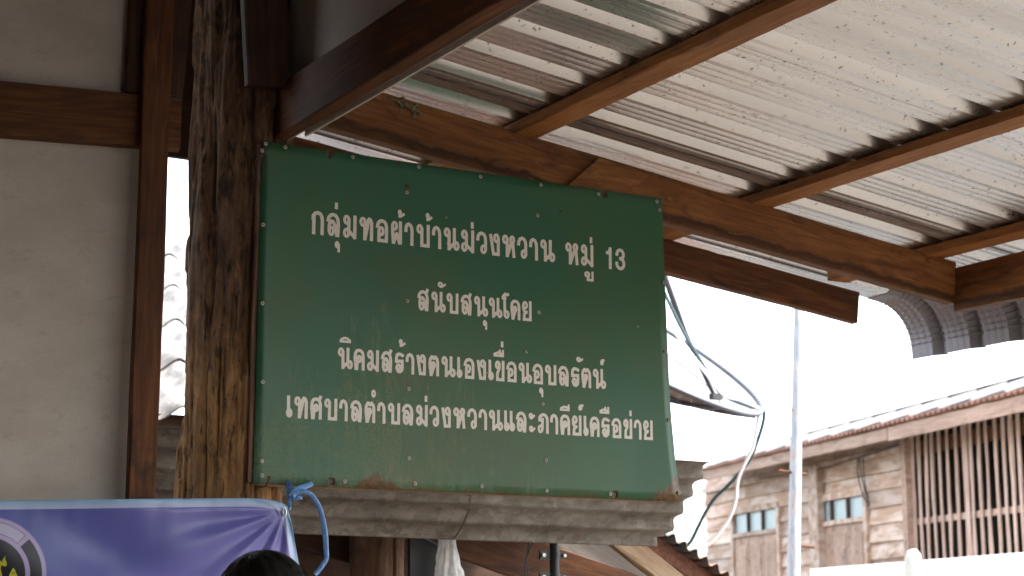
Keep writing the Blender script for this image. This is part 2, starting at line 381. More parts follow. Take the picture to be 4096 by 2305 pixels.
# ------------------------------------------------------------------ log post
def post_mat():
    m = MT('old_log', .85, spec=.25)
    v = m.vec((9, 9, 3.6), rnd=False); a = m.noise(v, 3, 8, .65, .8); b = m.noise(m.vec((4, 4, 1.2), rnd=False), 2.2, 5, .55, .4)
    x, y, z = m.sep()
    hi = m.math('ADD', z, m.math('MULTIPLY', b, -.9))
    ochre = m.ramp(a, [(.25, (.08, .038, .012)), (.5, (.24, .125, .047)), (.75, (.40, .23, .092))])
    bark = m.ramp(a, [(.25, (.035, .018, .010)), (.5, (.105, .057, .032)), (.78, (.22, .13, .072))])
    c = m.mix(m.sm(hi, 1.55, 2.05), ochre, bark)
    blk = m.noise(m.vec((9, 9, 5), rnd=False), 2.6, 7, .65); c = m.mix(m.math('MULTIPLY', m.sm(blk, .54, .68), .65), c, (.012, .010, .009))
    ft = m.noise(m.vec((10, 10, 3), rnd=False), 5, 6); c = m.mix(m.math('MULTIPLY', m.sm(ft, .6, .68), .6), c, (.26, .12, .045))
    cr_ = m.noise(m.vec((46, 46, 9), rnd=False), 1.5, 4, .6, .5)
    m.col(m.mix(m.math('MULTIPLY', m.math('SUBTRACT', 1, m.sm(cr_, .33, .45)), .8), c, (.01, .006, .004)))
    m.bump(m.math('ADD', a, m.math('MULTIPLY', cr_, .8)), .9, .006); return m.m
PC = PY(935, 1500, 4.237); PC.z = 0
def pr_(an, z):
    d = Vector((math.cos(an) * 1.3, math.sin(an) * 1.3, z * .55)); r = .1335
    r += noise.noise(d * 1.3 + Vector((3, 1, 0))) * .006
    st = Vector((math.cos(an) * 7, math.sin(an) * 7, z * 3.0)); f = noise.fractal(st, .8, 2.1, 4)
    r += f * .006
    # peeled pockets with sharp lips
    pk = noise.noise(Vector((math.cos(an) * 2.6, math.sin(an) * 2.6, z * 2.6 + 7))) + .35 * noise.noise(Vector((math.cos(an) * 9, math.sin(an) * 9, z * 7)))
    r -= .009 * min(1, max(0, (pk - .08) * 16)) ; r -= .008 * min(1, max(0, (pk - .38) * 14))
    g_ = noise.noise(Vector((math.cos(an) * 17, math.sin(an) * 17, z * 2.2)))
    r -= .006 * max(0, g_ - .25) * 3
    return r
pm = MB(); NU, NV = 220, 420
def pp(i, j):
    an = 2 * math.pi * i / NU; z = 4.05 * (j / (NV - 1)) ** 1 if j < 40 else 0
    z = -.02 + 1.6 * j / 40 if j < 40 else 1.58 + (3.5 - 1.58) * (j - 40) / (NV - 60) if j < NV - 20 else 3.5 + .6 * (j - NV + 20) / 20
    r = pr_(an, z); cx = PC.x + .003 * math.sin(z * 2.3); return (cx + r * math.cos(an) * .98, PC.y + r * math.sin(an), z)
pm.grid(pp, NU, NV, close=True)
tag(pm.build('log_post', post_mat(), smooth=True, angle=180), 'thick weathered round log post with peeling bark and blackened patches', 'post')

# ------------------------------------------------------------------ the green sign
SY = 4.085; SX0, SZ0 = 1.632, 1.9435
sign = empty('green_sign', (SX0, SY, SZ0), 'green painted metal sign with white Thai lettering hung beside the log post', 'sign')
def right_edge(z):      # widened and slightly bowed towards the bottom as in the photo
    pts = [(1.9435, 1.262), (2.05, 1.249), (2.2, 1.238), (2.4, 1.231), (2.6, 1.226), (2.81, 1.221)]
    for (a, b), (c, d) in zip(pts, pts[1:]):
        if z <= c: return b + (d - b) * (z - a) / (c - a)
    return pts[-1][1]
def sgn_off(x, z):      # gentle dents of the thin sheet
    o = noise.noise(Vector((x * 2.2, z * 2.2, 3))) * .004 + noise.noise(Vector((x * 7, z * 7, 1))) * .0008
    e = max(0, (x - 1.12)) * max(0, .35 - z) * .2
    c = max(0, .03 - x) * max(0, z - .83) * 12
    return o + e + c
def sign_mat():
    m = MT('green_sign_paint', .42, 0, .3)
    x, y, z = m.sep(); v = m.vec(rnd=False)
    big = m.noise(m.vec((2.0, 1, 1.1), rnd=False), 1.8, 4, .5, .4); c = m.mix(m.sm(big, .38, .64), (.021, .104, .054), (.034, .103, .043))
    br = m.noise(m.vec((1.3, 1, 2.4), rnd=False, loc=(3, 1, 5)), 1.7, 4); c = m.mix(m.math('MULTIPLY', m.sm(br, .52, .70), .4), c, (.070, .082, .030))
    fine = m.noise(v, 90, 5, .7); c = m.mix(m.math('MULTIPLY', m.sm(fine, .35, .7), .07), c, (.10, .13, .08))
    # chalky runs, strongest low on the left half
    run = m.noise(m.vec((34, 1, 7), rnd=False), 1, 7, .72, .5); pat = m.noise(m.vec((3.2, 1, 2.6), rnd=False, loc=(1, 0, 0)), 1.6, 4)
    low = m.math('SUBTRACT', m.math('SUBTRACT', .66, m.math('MULTIPLY', z, 1.15)), m.math('MULTIPLY', m.math('ABSOLUTE', m.math('SUBTRACT', x, .30)), .75))
    k = m.sm(m.math('ADD', m.math('ADD', run, m.math('MULTIPLY', pat, .75)), m.math('MULTIPLY', low, .55)), .98, 1.22)
    k = m.math('MULTIPLY', k, m.sm(m.noise(v, 150, 4, .75), .3, .65))
    c = m.mix(m.math('MULTIPLY', k, .42), c, (.27, .28, .19))
    k2 = m.sm(m.math('ADD', m.noise(m.vec((13, 1, 10), rnd=False, loc=(4, 4, 4)), 1, 7, .75), m.math('MULTIPLY', low, .30)), .70, .82); c = m.mix(m.math('MULTIPLY', k2, .45), c, (.24, .22, .13))
    # nicks
    n_ = m.vor(m.mix(.03, v, m.noise(v, 30, 4, .7, col=True)), 17); rr = m.n('ShaderNodeSeparateColor'); m.l(m.vor(v, 17, out='Color'), rr.inputs[0])
    c = m.mix(m.sm(m.math('SUBTRACT', m.math('MULTIPLY', m.sm(rr.outputs[0], .72, 1), .09), n_), 0, .02), c, (.42, .38, .25))
    # rust along the bottom edge and the lower right corner
    re = m.math('SUBTRACT', m.math('MULTIPLY', m.noise(m.vec((16, 1, 16), rnd=False), 1.2, 6, .7), .048), m.math('ADD', z, .018))
    d1 = m.math('ADD', m.math('MULTIPLY', m.math('SUBTRACT', 1.255, x), .8), m.math('MULTIPLY', z, 1.2))
    rc = m.math('SUBTRACT', m.math('MULTIPLY', m.noise(m.vec((20, 1, 20), rnd=False), 1.5, 6, .7), .16), d1)
    d2 = m.math('ADD', m.math('MULTIPLY', m.math('ABSOLUTE', m.math('SUBTRACT', x, .335)), .5), z)
    r2 = m.math('SUBTRACT', m.math('MULTIPLY', m.noise(m.vec((40, 1, 22), rnd=False), 1.0, 6, .7), .085), d2)
    c = m.mix(m.math('MULTIPLY', m.sm(m.math('MAXIMUM', m.math('MAXIMUM', re, rc), r2), -.006, .016), .85), c, m.mix(m.sm(fine, .4, .6), (.085, .032, .014), (.17, .085, .035)))
    for hx, hz in HOLES:
        d = m.math('SQRT', m.math('ADD', m.math('POWER', m.math('SUBTRACT', x, hx), 2), m.math('POWER', m.math('SUBTRACT', z, hz), 2)))
        d = m.math('SUBTRACT', d, m.math('MULTIPLY', m.noise(v, 60, 3), .016))
        c = m.mix(m.math('MULTIPLY', m.math('SUBTRACT', 1, m.sm(d, .0, .007)), .85), c, (.07, .030, .014))
    m.col(c).rough(m.math('ADD', .36, m.math('MULTIPLY', k, .35))).bump(m.math('ADD', fine, m.math('MULTIPLY', k, .5)), .12, .0008); return m.m
def S2(u, v):
    p = PY(u, v, SY); return p.x - SX0, p.z - SZ0
HOLES = [S2(1320, 617), S2(2419, 779), S2(1325, 1926), S2(2461, 1979)]
HR = .0056
bm = bmesh.new()
nx_, nz_ = 50, 36
# sheet as a fine grid with the four bolt holes left open (cells around a hole are refitted as a ring)
def sheet_pts():
    mb = MB(); xs = list(np.linspace(0, 1, nx_)); zs = list(np.linspace(0, .8575, nz_))
    W1 = 1.262
    ux = lambda x, z: x * right_edge(z + SZ0)
    holes = {}
    for hx, hz in HOLES:
        zi = min(range(nz_ - 1), key=lambda j: abs((zs[j] + zs[j+1]) / 2 - hz)); fx = hx / right_edge(hz + SZ0)
        xi = min(range(nx_ - 1), key=lambda i: abs((xs[i] + xs[i+1]) / 2 - fx)); holes[(xi, zi)] = (hx, hz)
        zs[zi] = hz - .013; zs[zi + 1] = hz + .013
        xs[xi] = (hx - .013) / right_edge(hz + SZ0); xs[xi + 1] = (hx + .013) / right_edge(hz + SZ0)
    P = lambda x, z: (x, -sgn_off(x, z), z)
    idx = {}
    for j in range(nz_):
        for i in range(nx_):
            x = ux(xs[i], zs[j]); z = zs[j] + .0015 * noise.noise(Vector((x * 9, zs[j], 0))) * (j in (0, nz_ - 1))
            idx[i, j] = len(mb.v); mb.v.append(P(x, z))
    for j in range(nz_ - 1):
        for i in range(nx_ - 1):
            q = (idx[i, j], idx[i+1, j], idx[i+1, j+1], idx[i, j+1])
            if (i, j) in holes:
                hx, hz = holes[i, j]; b = len(mb.v)
                for k in range(16):
                    a = math.radians(-135) + 2 * math.pi * k / 16; mb.v.append(P(hx + HR * math.cos(a), hz + HR * math.sin(a)))
                for s_ in range(4):
                    for k in range(4): mb.f.append((q[s_], b + (s_*4+k+1) % 16, b + s_*4+k)) if k < 2 else mb.f.append((q[(s_+1) % 4], b + (s_*4+k+1) % 16, b + s_*4+k))
                    mb.f.append((q[s_], q[(s_+1) % 4], b + s_*4+2))
            else: mb.f.append(q)
    return mb
sm_ = sheet_pts(); so_ = sm_.build('sheet', sign_mat(), sign, smooth=True, world=False, angle=60)
mod = so_.modifiers.new('thickness', 'SOLIDIFY'); mod.thickness = .0012; mod.offset = -1
# timber frame behind the sheet
EDGE = wood('wood_sign_frame', (.06, .025, .014), (.13, .06, .03), (.3, .17, .09))
y_ = SY + .022
board('frame', (SX0 + .009, y_, SZ0 + .003), (SX0 + .009, y_, SZ0 + .853), .034, .038, EDGE, sign, up=(1, 0, 0), bev=.002)
board('frame', (SX0 + .0, y_, SZ0 - .0025 + .018), (SX0 + 1.22, y_, SZ0 - .0025 + .018), .034, .036, wood('wood_sign_frame_pale', (.3, .17, .09), (.46, .3, .18), (.6, .42, .28)), sign, bev=.002)
board('frame', (SX0 + .01, y_, SZ0 + .835), (SX0 + 1.21, y_, SZ0 + .835), .034, .034, EDGE, sign, bev=.002)
board('frame', (SX0 + 1.195, y_, SZ0 + .035), (SX0 + 1.195, y_, SZ0 + .83), .034, .036, EDGE, sign, up=(1, 0, 0), bev=.002)
# screws
sc = MB(); 
ring = [(.0055, -.0004), (.0062, .0010), (.0050, .0022), (.0024, .0024), (.0015, .0010)]
sc.v = [(r * math.cos(2*math.pi*k/14), -h, r * math.sin(2*math.pi*k/14)) for r, h in ring for k in range(14)] + [(0, -.0010, 0)]
sc.f = [(i*14+k, (i+1)*14+k, (i+1)*14+(k+1) % 14, i*14+(k+1) % 14) for i in range(4) for k in range(14)] + [(56+k, 70, 56+(k+1) % 14) for k in range(14)]
SCRW = [(1058,578),(1046,604),(1140,590),(1409,630),(1675,669),(1922,707),(2163,741),(2392,777),(2626,807),(2638,840),(1628,770),(2150,862),
        (1051,900),(1629,1205),(2154,1250),(2654,1130),(1049,1214),(2661,1406),(1634,1556),(2170,1617),(1049,1529),(2674,1680),(1046,1845),(2183,1841),(1635,1834),
        (1047,1903),(1377,1927),(1659,1935),(1927,1945),(2186,1963),(2440,1977),(2708,1972)]
S_MAT = [m for m in [0]]
def screw_mat():
    m = MT('screw_head', .5, .2); x, y, z = m.sep(); r = m.math('SQRT', m.math('ADD', m.math('POWER', x, 2), m.math('POWER', z, 2)))
    m.col(m.mix(m.sm(r, .0017, .0024), (.03, .015, .01), m.mix(m.sm(m.noise(m.vec(), 300, 4), .4, .7), (.40, .37, .32), (.24, .18, .13)))); return m.m
s0 = None
for u, v in SCRW:
    x, z = S2(u, v); loc = (x, -sgn_off(x, z) - .0008, z)
    if s0 is None: s0 = sc.build('screw', screw_mat(), sign, smooth=True, world=False, angle=35); s0.location = loc; s0.scale = (.88,) * 3
    else: copy_to(s0, loc, sign)
for hx, hz in HOLES:
    mb = MB(); mb.tube([(hx, -sgn_off(hx, hz) + .0016, hz), (hx, -sgn_off(hx, hz) + .0024, hz)], .0078, 14); mb.build('hole_shade_disc', BLACK, sign, world=False)  # black disc behind each open hole stands in for the shade inside it
# rusty screws without a cap, nails
rs_ = MB(); rs_.tube([(0, 0, 0), (0, -.002, 0)], .0062, 12); r0 = None
for u, v in ((1629, 744), (2582, 798), (1594, 656), (1624, 842), (2242, 845)):
    x, z = S2(u, v); loc = (x, -sgn_off(x, z), z); k = 1 if u in (1629,) else .55
    if r0 is None: r0 = rs_.build('rusty_screw', RUST, sign, world=False); r0.location = loc
    else: copy_to(r0, loc, sign, scale=(k, k, k))
nl = MB(); p0 = PY(1018, 648, 4.10); p1 = PY(1058, 617, 4.02)
nl.tube([p0, p0.lerp(p1, .97), p1], [.0022, .0022, .0022], 8).tube([p1, p1 + (p1 - p0).normalized() * .0015], .0048, 10)
nl.build('nail', RUST, sign)
nl = MB(); q = cr([PY(1040, 1949, 4.10), PY(1052, 1948, 4.05), PY(1066, 1942, 4.035), PY(1073, 1925, 4.03), PY(1077, 1909, 4.022)], 5)
nl.tube(q, .0024, 8).tube([q[-1], q[-1] + Vector((.0003, -.0008, .0014))], .0052, 10); nl.build('nail', RUST, sign)

# ------------------------------------------------------------------ Thai lettering: strokes -> distance field -> clean flat mesh
def arc(cx, cy, rx, ry, a0, a1, n=14):
    return [(cx + rx * math.cos(math.radians(a0 + (a1 - a0) * i / n)), cy + ry * math.sin(math.radians(a0 + (a1 - a0) * i / n))) for i in range(n + 1)]
HH = .855; RX, RY = .098, .150
def hookarc(W, H=HH, x1=None, y0=.62, drop=0., yr=.62):
    """from a square-ended hook on the left, over the top and down to the right side"""
    x1 = W if x1 is None else x1
    return arc(x1 / 2, H * yr, x1 / 2, H * (1 - yr), 180, 0, 18)
def G(ch, W):
    """list of (kind, pts) in em units; kind 's' stroke, 'r' ring (cx,cy,rx,ry)"""
    H = HH; n = lambda *p: [(x * W, y * H) for x, y in p]
    T = H - RY; B = RY
    if ch == 'ก': return [('s', n((.10, 0), (.10, .74))), ('s', n((.03, .70), (.03, .83), (.22, .95), (.5, 1), (.78, .95), (.94, .82), (1, .64), (1, 0)))]
    if ch == 'ภ': return [('r', (RX, B, RX, RY)), ('s', [(RX * 2, B), (RX * 2 + .02, H * .72)]), ('s', n((.10, .68), (.10, .82), (.28, .95), (.55, 1), (.8, .95), (.95, .82), (1, .64), (1, 0)))]
    if ch in 'ลส':
        o = [('s', n((0, .70), (.06, .84), (.24, .96), (.48, 1), (.72, .96), (.90, .84), (.98, .66), (1, .45), (.95, 0))), ('s', n((.96, .45), (.90, 0), )),
             ('s', n((.12, .22), (.11, .42), (.16, .56), (.30, .66), (.44, .66), (.58, .56), (.70, .38), (.80, .18), (.86, 0))), ('r', (.12 * W + RX * .95, B, RX * .95, RY))]
        if ch == 'ส': o.append(('s', n((.86, .94), (.98, 1.10))))
        return o
    if ch == 'ม': return [('r', (RX, T, RX, RY)), ('r', (RX, B, RX, RY)), ('s', [(2 * RX + .0, T), (2 * RX, B)]), ('s', [(2 * RX - .01, B + .12), (W - .02, .0)]), ('s', [(W, H), (W, 0)])]
    if ch == 'ท': return [('r', (RX, T, RX, RY)), ('s', [(2 * RX, T), (2 * RX, 0)]), ('s', [(2 * RX + .02, .04), (W * .70, H * .88)]), ('s', n((.70, .93), (.76, 1), (.90, .96), (1, .80), (1, 0)))]
    if ch == 'ห': return [('r', (RX, T, RX, RY)), ('s', [(2 * RX, T), (2 * RX, 0)]), ('s', [(2 * RX + .02, .03), (W * .72, H * .62)]), ('r', (W - RX * .86, H - RY * .85, RX * .86, RY * .85)), ('s', [(W - .05, H * .60), (W, 0)])]
    if ch == 'อ': return [('s', n((0, .70), (.06, .84), (.24, .96), (.5, 1), (.76, .96), (.94, .84), (1, .66), (1, 0), (.17, 0), (.17, .45))), ('r', (.17 * W + RX, H * .47, RX, RY * 1.05))]
    if ch == 'ผ': return [('r', (RX * 1.05, T, RX, RY)), ('s', [(.01, T - .03), (.015, H * .5), (W * .14, 0)]), ('s', n((.18, .0), (.55, .44), (.88, 0))), ('s', [(W, H), (W, 0)])]
    if ch == 'า': return [('s', n((0, .67), (.02, .82), (.18, .95), (.45, 1), (.74, .95), (.94, .82), (1, .64), (1, 0)))]
    if ch == 'บ': return [('r', (RX, T, RX, RY)), ('s', [(2 * RX, T), (2 * RX, 0), (W, 0), (W, H)])]
    if ch == 'น': return [('r', (RX, T, RX, RY)), ('s', [(2 * RX, T), (2 * RX, 0)]), ('s', [(2 * RX + .02, .03), (W - 1.6 * RX, B + .13)]), ('s', [(W - 2 * RX + .005, H), (W - 2 * RX + .005, B)]), ('r', (W - RX * .95, B, RX * .95, RY))]
    if ch == 'ว': return [('s', n((0, .68), (.04, .83), (.22, .95), (.5, 1), (.78, .95), (.95, .82), (1, .66), (1, .18))), ('r', (W - RX, B, RX, RY))]
    if ch == 'ง': return [('r', (W - RX, T, RX, RY)), ('s', [(W, T), (W, 0), (W * .43, 0)]), ('s', n((.05, .93), (.40, .0)))]
    if ch == 'โ': return [('r', (W - RX, B, RX, RY)), ('s', [(W - 2 * RX, B), (W - 2 * RX - .02, H * 1.12)]), ('s', [(.01, H * 1.15), (.02, H * 1.22), (.14, H * 1.36), (W * .62, H * 1.31), (W * .9, H * 1.34)]), ('s', [(.01, H * 1.12), (.12, H * 1.12)])]
    if ch == 'เ': return [('r', (W - RX * .95, B, RX * .95, RY)), ('s', [(.01, B), (0, H)])]
    if ch in 'ดต':
        top = n((.04, .46), (.02, .70), (.08, .86), (.25, .97), (.5, 1), (.75, .97), (.92, .86), (1, .68), (1, 0)) if ch == 'ด' else n((.04, .46), (.02, .70), (.08, .86), (.28, .99), (.50, .89), (.70, .99), (.92, .86), (1, .68), (1, 0))
        return [('s', top), ('s', n((.03, .5), (.16, 0))), ('s', n((.22, 0), (.48, .38))), ('r', (.46 * W, H * .53, RX * .72, RY * .78))]
    if ch in 'คศ':
        o = [('s', n((.01, .50), (.02, .70), (.08, .86), (.25, .97), (.5, 1), (.75, .97), (.92, .86), (1, .68), (1, 0))), ('s', n((.02, .52), (.13, 0))), ('s', n((.22, .0), (.30, .45))), ('r', (.50 * W, H * .53, RX * .8, RY * .85))]
        if ch == 'ศ': o.append(('s', n((.84, .94), (.98, 1.10))))
        return o
    if ch == 'ย': return [('r', (RX, T, RX, RY)), ('s', n((.0, .78), (.03, .58), (.16, .46), (.42, .43))), ('s', n((.38, .40), (.14, .30), (.10, 0), (1, 0), (1, 1)))]
    if ch == 'ข': return [('r', (RX, T, RX, RY)), ('s', n((.42, .86), (.46, .66), (.34, .50), (.20, .36), (.19, 0), (1, 0), (1, 1)))]
    if ch == 'ร': return [('s', n((1, .91), (.70, .97), (.36, .98), (.10, .90), (.01, .70), (.01, .55), (.45, .59), (.95, .58))), ('s', n((.97, .60), (1, .28), (.92, .10), (.62, .0), (.30, .03), (.12, .18))), ('r', (.10 * W + RX * .85, H * .24, RX * .85, RY * .85))]
    if ch == '1': return [('s', n((.95, 0), (.95, 1))), ('s', n((0, .78), (.45, .78), (.72, .90)))]
    if ch == '3': return [('s', [*arc(W * .48, H * .76, W * .46, H * .24, 180, -60, 16), (W * .55, H * .54)]), ('s', [(W * .55, H * .54), *arc(W * .5, H * .27, W * .5, H * .27, 65, -180, 18)])]
    return []
def Gm(ch):
    """marks in a 0..1 box"""
    if ch == '่': return [('s', [(.5, 0), (.5, 1)])]
    if ch == '้': return [('r', (.2, .72, .20, .28)), ('s', [(.40, .7), (.20, .12)]), ('s', [(.20, .0), (.55, .1), (1, .42)])]
    if ch == 'ั': return [('r', (.27, .58, .27, .40)), ('s', [(.08, .35), (.25, .06), (.5, .08), (1, .62)])]
    if ch == 'ิ': return [('s', [(0, 0), (1, 0)]), ('s', [(0, .1), (0, .35), (.3, .9), (.5, 1), (.7, .9), (1, .35), (1, .1)])]
    if ch == 'ี': return [('s', [(0, 0), (1, 0)]), ('s', [(0, .05), (0, .30), (.3, .60), (.5, .68), (.8, .55), (1, .2)]), ('s', [(1, 0), (1, 1)])]
    if ch == 'ื': return [('s', [(0, 0), (1, 0)]), ('s', [(0, .05), (0, .28), (.28, .55), (.46, .62), (.8, .45), (1, .2)]), ('s', [(1, 0), (1, 1)]), ('s', [(.62, .5), (.62, 1)])]
    if ch == 'ุ': return [('r', (.42, .72, .42, .28)), ('s', [(1, .72), (1, 0)])]
    if ch == 'ู': return [('r', (.26, .72, .26, .28)), ('s', [(.42, .6), (.34, 0), (1, 0), (1, 1)]), ('s', [(.52, .72), (.45, .4)])]
    if ch == '์': return [('r', (.32, .30, .32, .30)), ('s', [(.05, .45), (.2, .8), (.5, 1), (1, .97)]), ('s', [(.64, .3), (.66, .62)])]
    if ch == 'ํ': return [('r', (.5, .5, .5, .5))]
    return []
def seg_field(X, Z, pts, hw, closed=False):
    d = np.full(X.shape, 9.)
    n = len(pts)
    for i in range(n - 1):
        (ax, az), (bx, bz) = pts[i], pts[i + 1]; L = math.hypot(bx - ax, bz - az)
        if L < 1e-9: continue
        ux, uz = (bx - ax) / L, (bz - az) / L
        e0 = hw if (i == 0 and not closed) else 0; e1 = hw if (i == n - 2 and not closed) else 0
        s = (X - ax) * ux + (Z - az) * uz; p = np.abs(-(X - ax) * uz + (Z - az) * ux) - hw
        d = np.minimum(d, np.maximum(p, np.maximum(-e0 - s, s - L - e1)))
        if i > 0:
            # mitre sharp corners, round gentle ones
            (cx, cz) = pts[i - 1]; l2 = math.hypot(ax - cx, az - cz)
            dot = ux * (ax - cx) / l2 + uz * (az - cz) / l2 if l2 > 0 else 1
            if dot < .3: d = np.minimum(d, np.maximum(np.abs(X - ax), np.abs(Z - az)) - hw) if abs(ux * uz) < .01 else np.minimum(d, np.hypot(X - ax, Z - az) - hw)
            else: d = np.minimum(d, np.hypot(X - ax, Z - az) - hw)
    return d
def ms_mesh(F, x0, z0, h, mb, yf):
    """marching squares with merged runs; F<0 inside"""
    nz, nx = F.shape; ids = {}
    def V_(x, z):
        k = (round(x, 6), round(z, 6))
        if k not in ids: ids[k] = len(mb.v); mb.v.append((x, yf(x, z), z))
        return ids[k]
    for j in range(nz - 1):
        i = 0
        while i < nx - 1:
            c = [(i, j), (i + 1, j), (i + 1, j + 1), (i, j + 1)]
            f = [F[b, a] for a, b in c]
            if all(q < 0 for q in f):
                k = i
                mb.f.append((V_(x0 + i*h, z0 + j*h), V_(x0 + (k+1)*h, z0 + j*h), V_(x0 + (k+1)*h, z0 + (j+1)*h), V_(x0 + i*h, z0 + (j+1)*h)))
            elif any(q < 0 for q in f):
                poly = []
                for q in range(4):
                    a, b = c[q], c[(q + 1) % 4]; fa, fb = f[q], f[(q + 1) % 4]
                    if fa < 0: poly.append(V_(x0 + a[0]*h, z0 + a[1]*h))
                    if (fa < 0) != (fb < 0):
                        t = fa / (fa - fb); poly.append(V_(x0 + (a[0] + (b[0]-a[0])*t)*h, z0 + (a[1] + (b[1]-a[1])*t)*h))
                pl = [p for n_, p in enumerate(poly) if p != poly[n_ - 1]]
                if len(pl) >= 3: mb.f.append(tuple(pl))
            i += 1
def C1(u, v, s=.27174, o=(1200, 780)): return o[0] + u * s, o[1] + v * s
LET = flat('white_vinyl', (.72, .665, .60), .55, var=.05, scale=140, bump=.05)
def text_line(base, marks, o_, s_, zb, zt):
    """base: [(ch, crop_l, crop_r)], marks: [(ch, l, r, top, bottom)], all in one zoom's pixels; zb/zt: baseline and top heights on the sheet"""
    h = .00105
    em = zt - zb
    for ch, l, r, *oo in base:
        mb = MB()
        o2, s2 = oo[0] if oo else (o_, s_)
        vm = o2[1] + s2 * 500
        xl = S2(o2[0] + s2 * l, vm)[0]; xr = S2(o2[0] + s2 * r, vm)[0]
        hw = .0755 * em; W = (xr - xl - 2 * hw) / em
        st = G(ch, W)
        xs = np.arange(xl - .003, xr + .004, h); zs = np.arange(zb - .004, zb + em * (1.45 if ch in 'โ' else 1.2), h)
        Xg, Zg = np.meshgrid(xs, zs); F = np.full(Xg.shape, 9.)
        for k, p in st:
            if k == 's':
                F = np.minimum(F, seg_field(Xg, Zg, [(xl + hw + a * em, zb + hw + b * em) for a, b in p], hw))
            else:
                cx, cy, rx, ry = p; pts = arc(cx, cy, rx, ry, 0, 360, 24)
                F = np.minimum(F, seg_field(Xg, Zg, [(xl + hw + a * em, zb + hw + b * em) for a, b in pts], hw * .86, closed=True))
        ms_mesh(F, xs[0], zs[0], h, mb, lambda x, z: -sgn_off(x, z) - .0006); mb.build('letter', LET, sign, world=False)
    for ch, l, r, t, b, *oo in marks:
        mb = MB()
        o2, s2 = oo[0] if oo else (o_, s_)
        x0, z1 = S2(o2[0] + s2 * l, o2[1] + s2 * t); x1, z0 = S2(o2[0] + s2 * r, o2[1] + s2 * b)
        if ch in 'ิีืั้': # undo the photo's slant of the box
            pass
        st = Gm(ch); hw = (.0725 if ch in '่' else .056) * em; 
        if ch == '่': hw = (x1 - x0) / 2
        bx, bz = max(1e-4, x1 - x0 - 2 * hw), max(1e-4, z1 - z0 - 2 * hw)
        xs = np.arange(x0 - .003, x1 + .004, h); zs = np.arange(z0 - .003, z1 + .004, h)
        Xg, Zg = np.meshgrid(xs, zs); F = np.full(Xg.shape, 9.)
        for k, p in st:
            if k == 's': F = np.minimum(F, seg_field(Xg, Zg, [(x0 + hw + a * bx, z0 + hw + b_ * bz) for a, b_ in p], hw))
            else:
                cx, cy, rx, ry = p; pts = arc(cx, cy, rx, ry, 0, 360, 24)
                F = np.minimum(F, seg_field(Xg, Zg, [(x0 + hw + a * bx, z0 + hw + b_ * bz) for a, b_ in pts], hw * .9, closed=True))
        ms_mesh(F, xs[0], zs[0], h, mb, lambda x, z: -sgn_off(x, z) - .00085); mb.build('letter_mark', LET, sign, world=False)
A1 = ((1200, 780), .27174); B1 = ((1850, 850), .27174)
z_ = lambda u, v: S2(u, v)[1]
zb1 = z_(1254, 937.8); zt1 = z_(1426, 864.3)
text_line([('ก',160,348,A1),('ล',385,585,A1),('ม',627,830,A1),('ท',868,1078,A1),('อ',1117,1298,A1),('ผ',1337,1503,A1),('า',1537,1673,A1),('บ',1711,1912,A1),('า',1945,2082,A1),('น',2115,2355,A1),('ม',2370,2566,A1),
           ('ว',203,362,B1),('ง',388,550,B1),('ห',580,780,B1),('ว',806,955,B1),('า',983,1113,B1),('น',1143,1368,B1),('ห',1508,1704,B1),('ม',1737,1922,B1),('1',2107,2193,B1),('3',2245,2390,B1)],
          [('่',510,554,113,215,A1),('ุ',507,583,675,850,A1),('้',1440,1542,210,345,A1),('้',1850,1950,260,395,A1),('่',2516,2557,400,500,A1),('่',1868,1907,364,459,B1),('ู',1790,1928,860,1022,B1)], *A1, zb1, zt1)
A2 = ((1600, 1100), .23292)
text_line([('ส',297,492),('น',531,785),('บ',790,1000),('ส',1038,1228),('น',1265,1515),('น',1517,1760),('โ',1740,1880),('ด',1888,2063),('ย',2092,2257)],
          [('ั',645,783,110,240),('ุ',1417,1493,772,945)], *A2, z_(1600 + 850*.23292, 1100 + 664*.23292), z_(1600 + 975*.23292, 1100 + 325*.23292))
A3 = ((1330, 1330), .23292); B3 = ((1880, 1350), .23292)
text_line([('น',83,352,A3),('ค',358,552,A3),('ม',588,797,A3),('ส',832,1026,A3),('ร',1070,1226,A3),('า',1257,1407,A3),('ง',1437,1605,A3),('ต',1645,1830,A3),('น',1865,2118,A3),('เ',2138,2233,A3),('อ',2250,2436,A3),
           ('ง',107,272,B3),('เ',313,410,B3),('ข',420,588,B3),('อ',618,797,B3),('น',825,1065,B3),('อ',1068,1248,B3),('บ',1280,1477,B3),('ล',1508,1690,B3),('ร',1727,1870,B3),('ต',1902,2072,B3),('น',2100,2332,B3)],
          [('ิ',122,316,68,188,A3),('้',1137,1254,108,258,A3),('ื',398,577,203,343,B3),('่',524,568,69,174,B3),('ุ',1180,1253,858,1030,B3),('ั',1817,1938,328,438,B3),('์',2228,2306,370,488,B3)], *A3,
          z_(1330 + 165*.23292, 1330 + 629*.23292), z_(1330 + 275*.23292, 1330 + 267*.23292))
A4 = ((1120, 1550), .3028); B4 = ((1850, 1550), .31056)
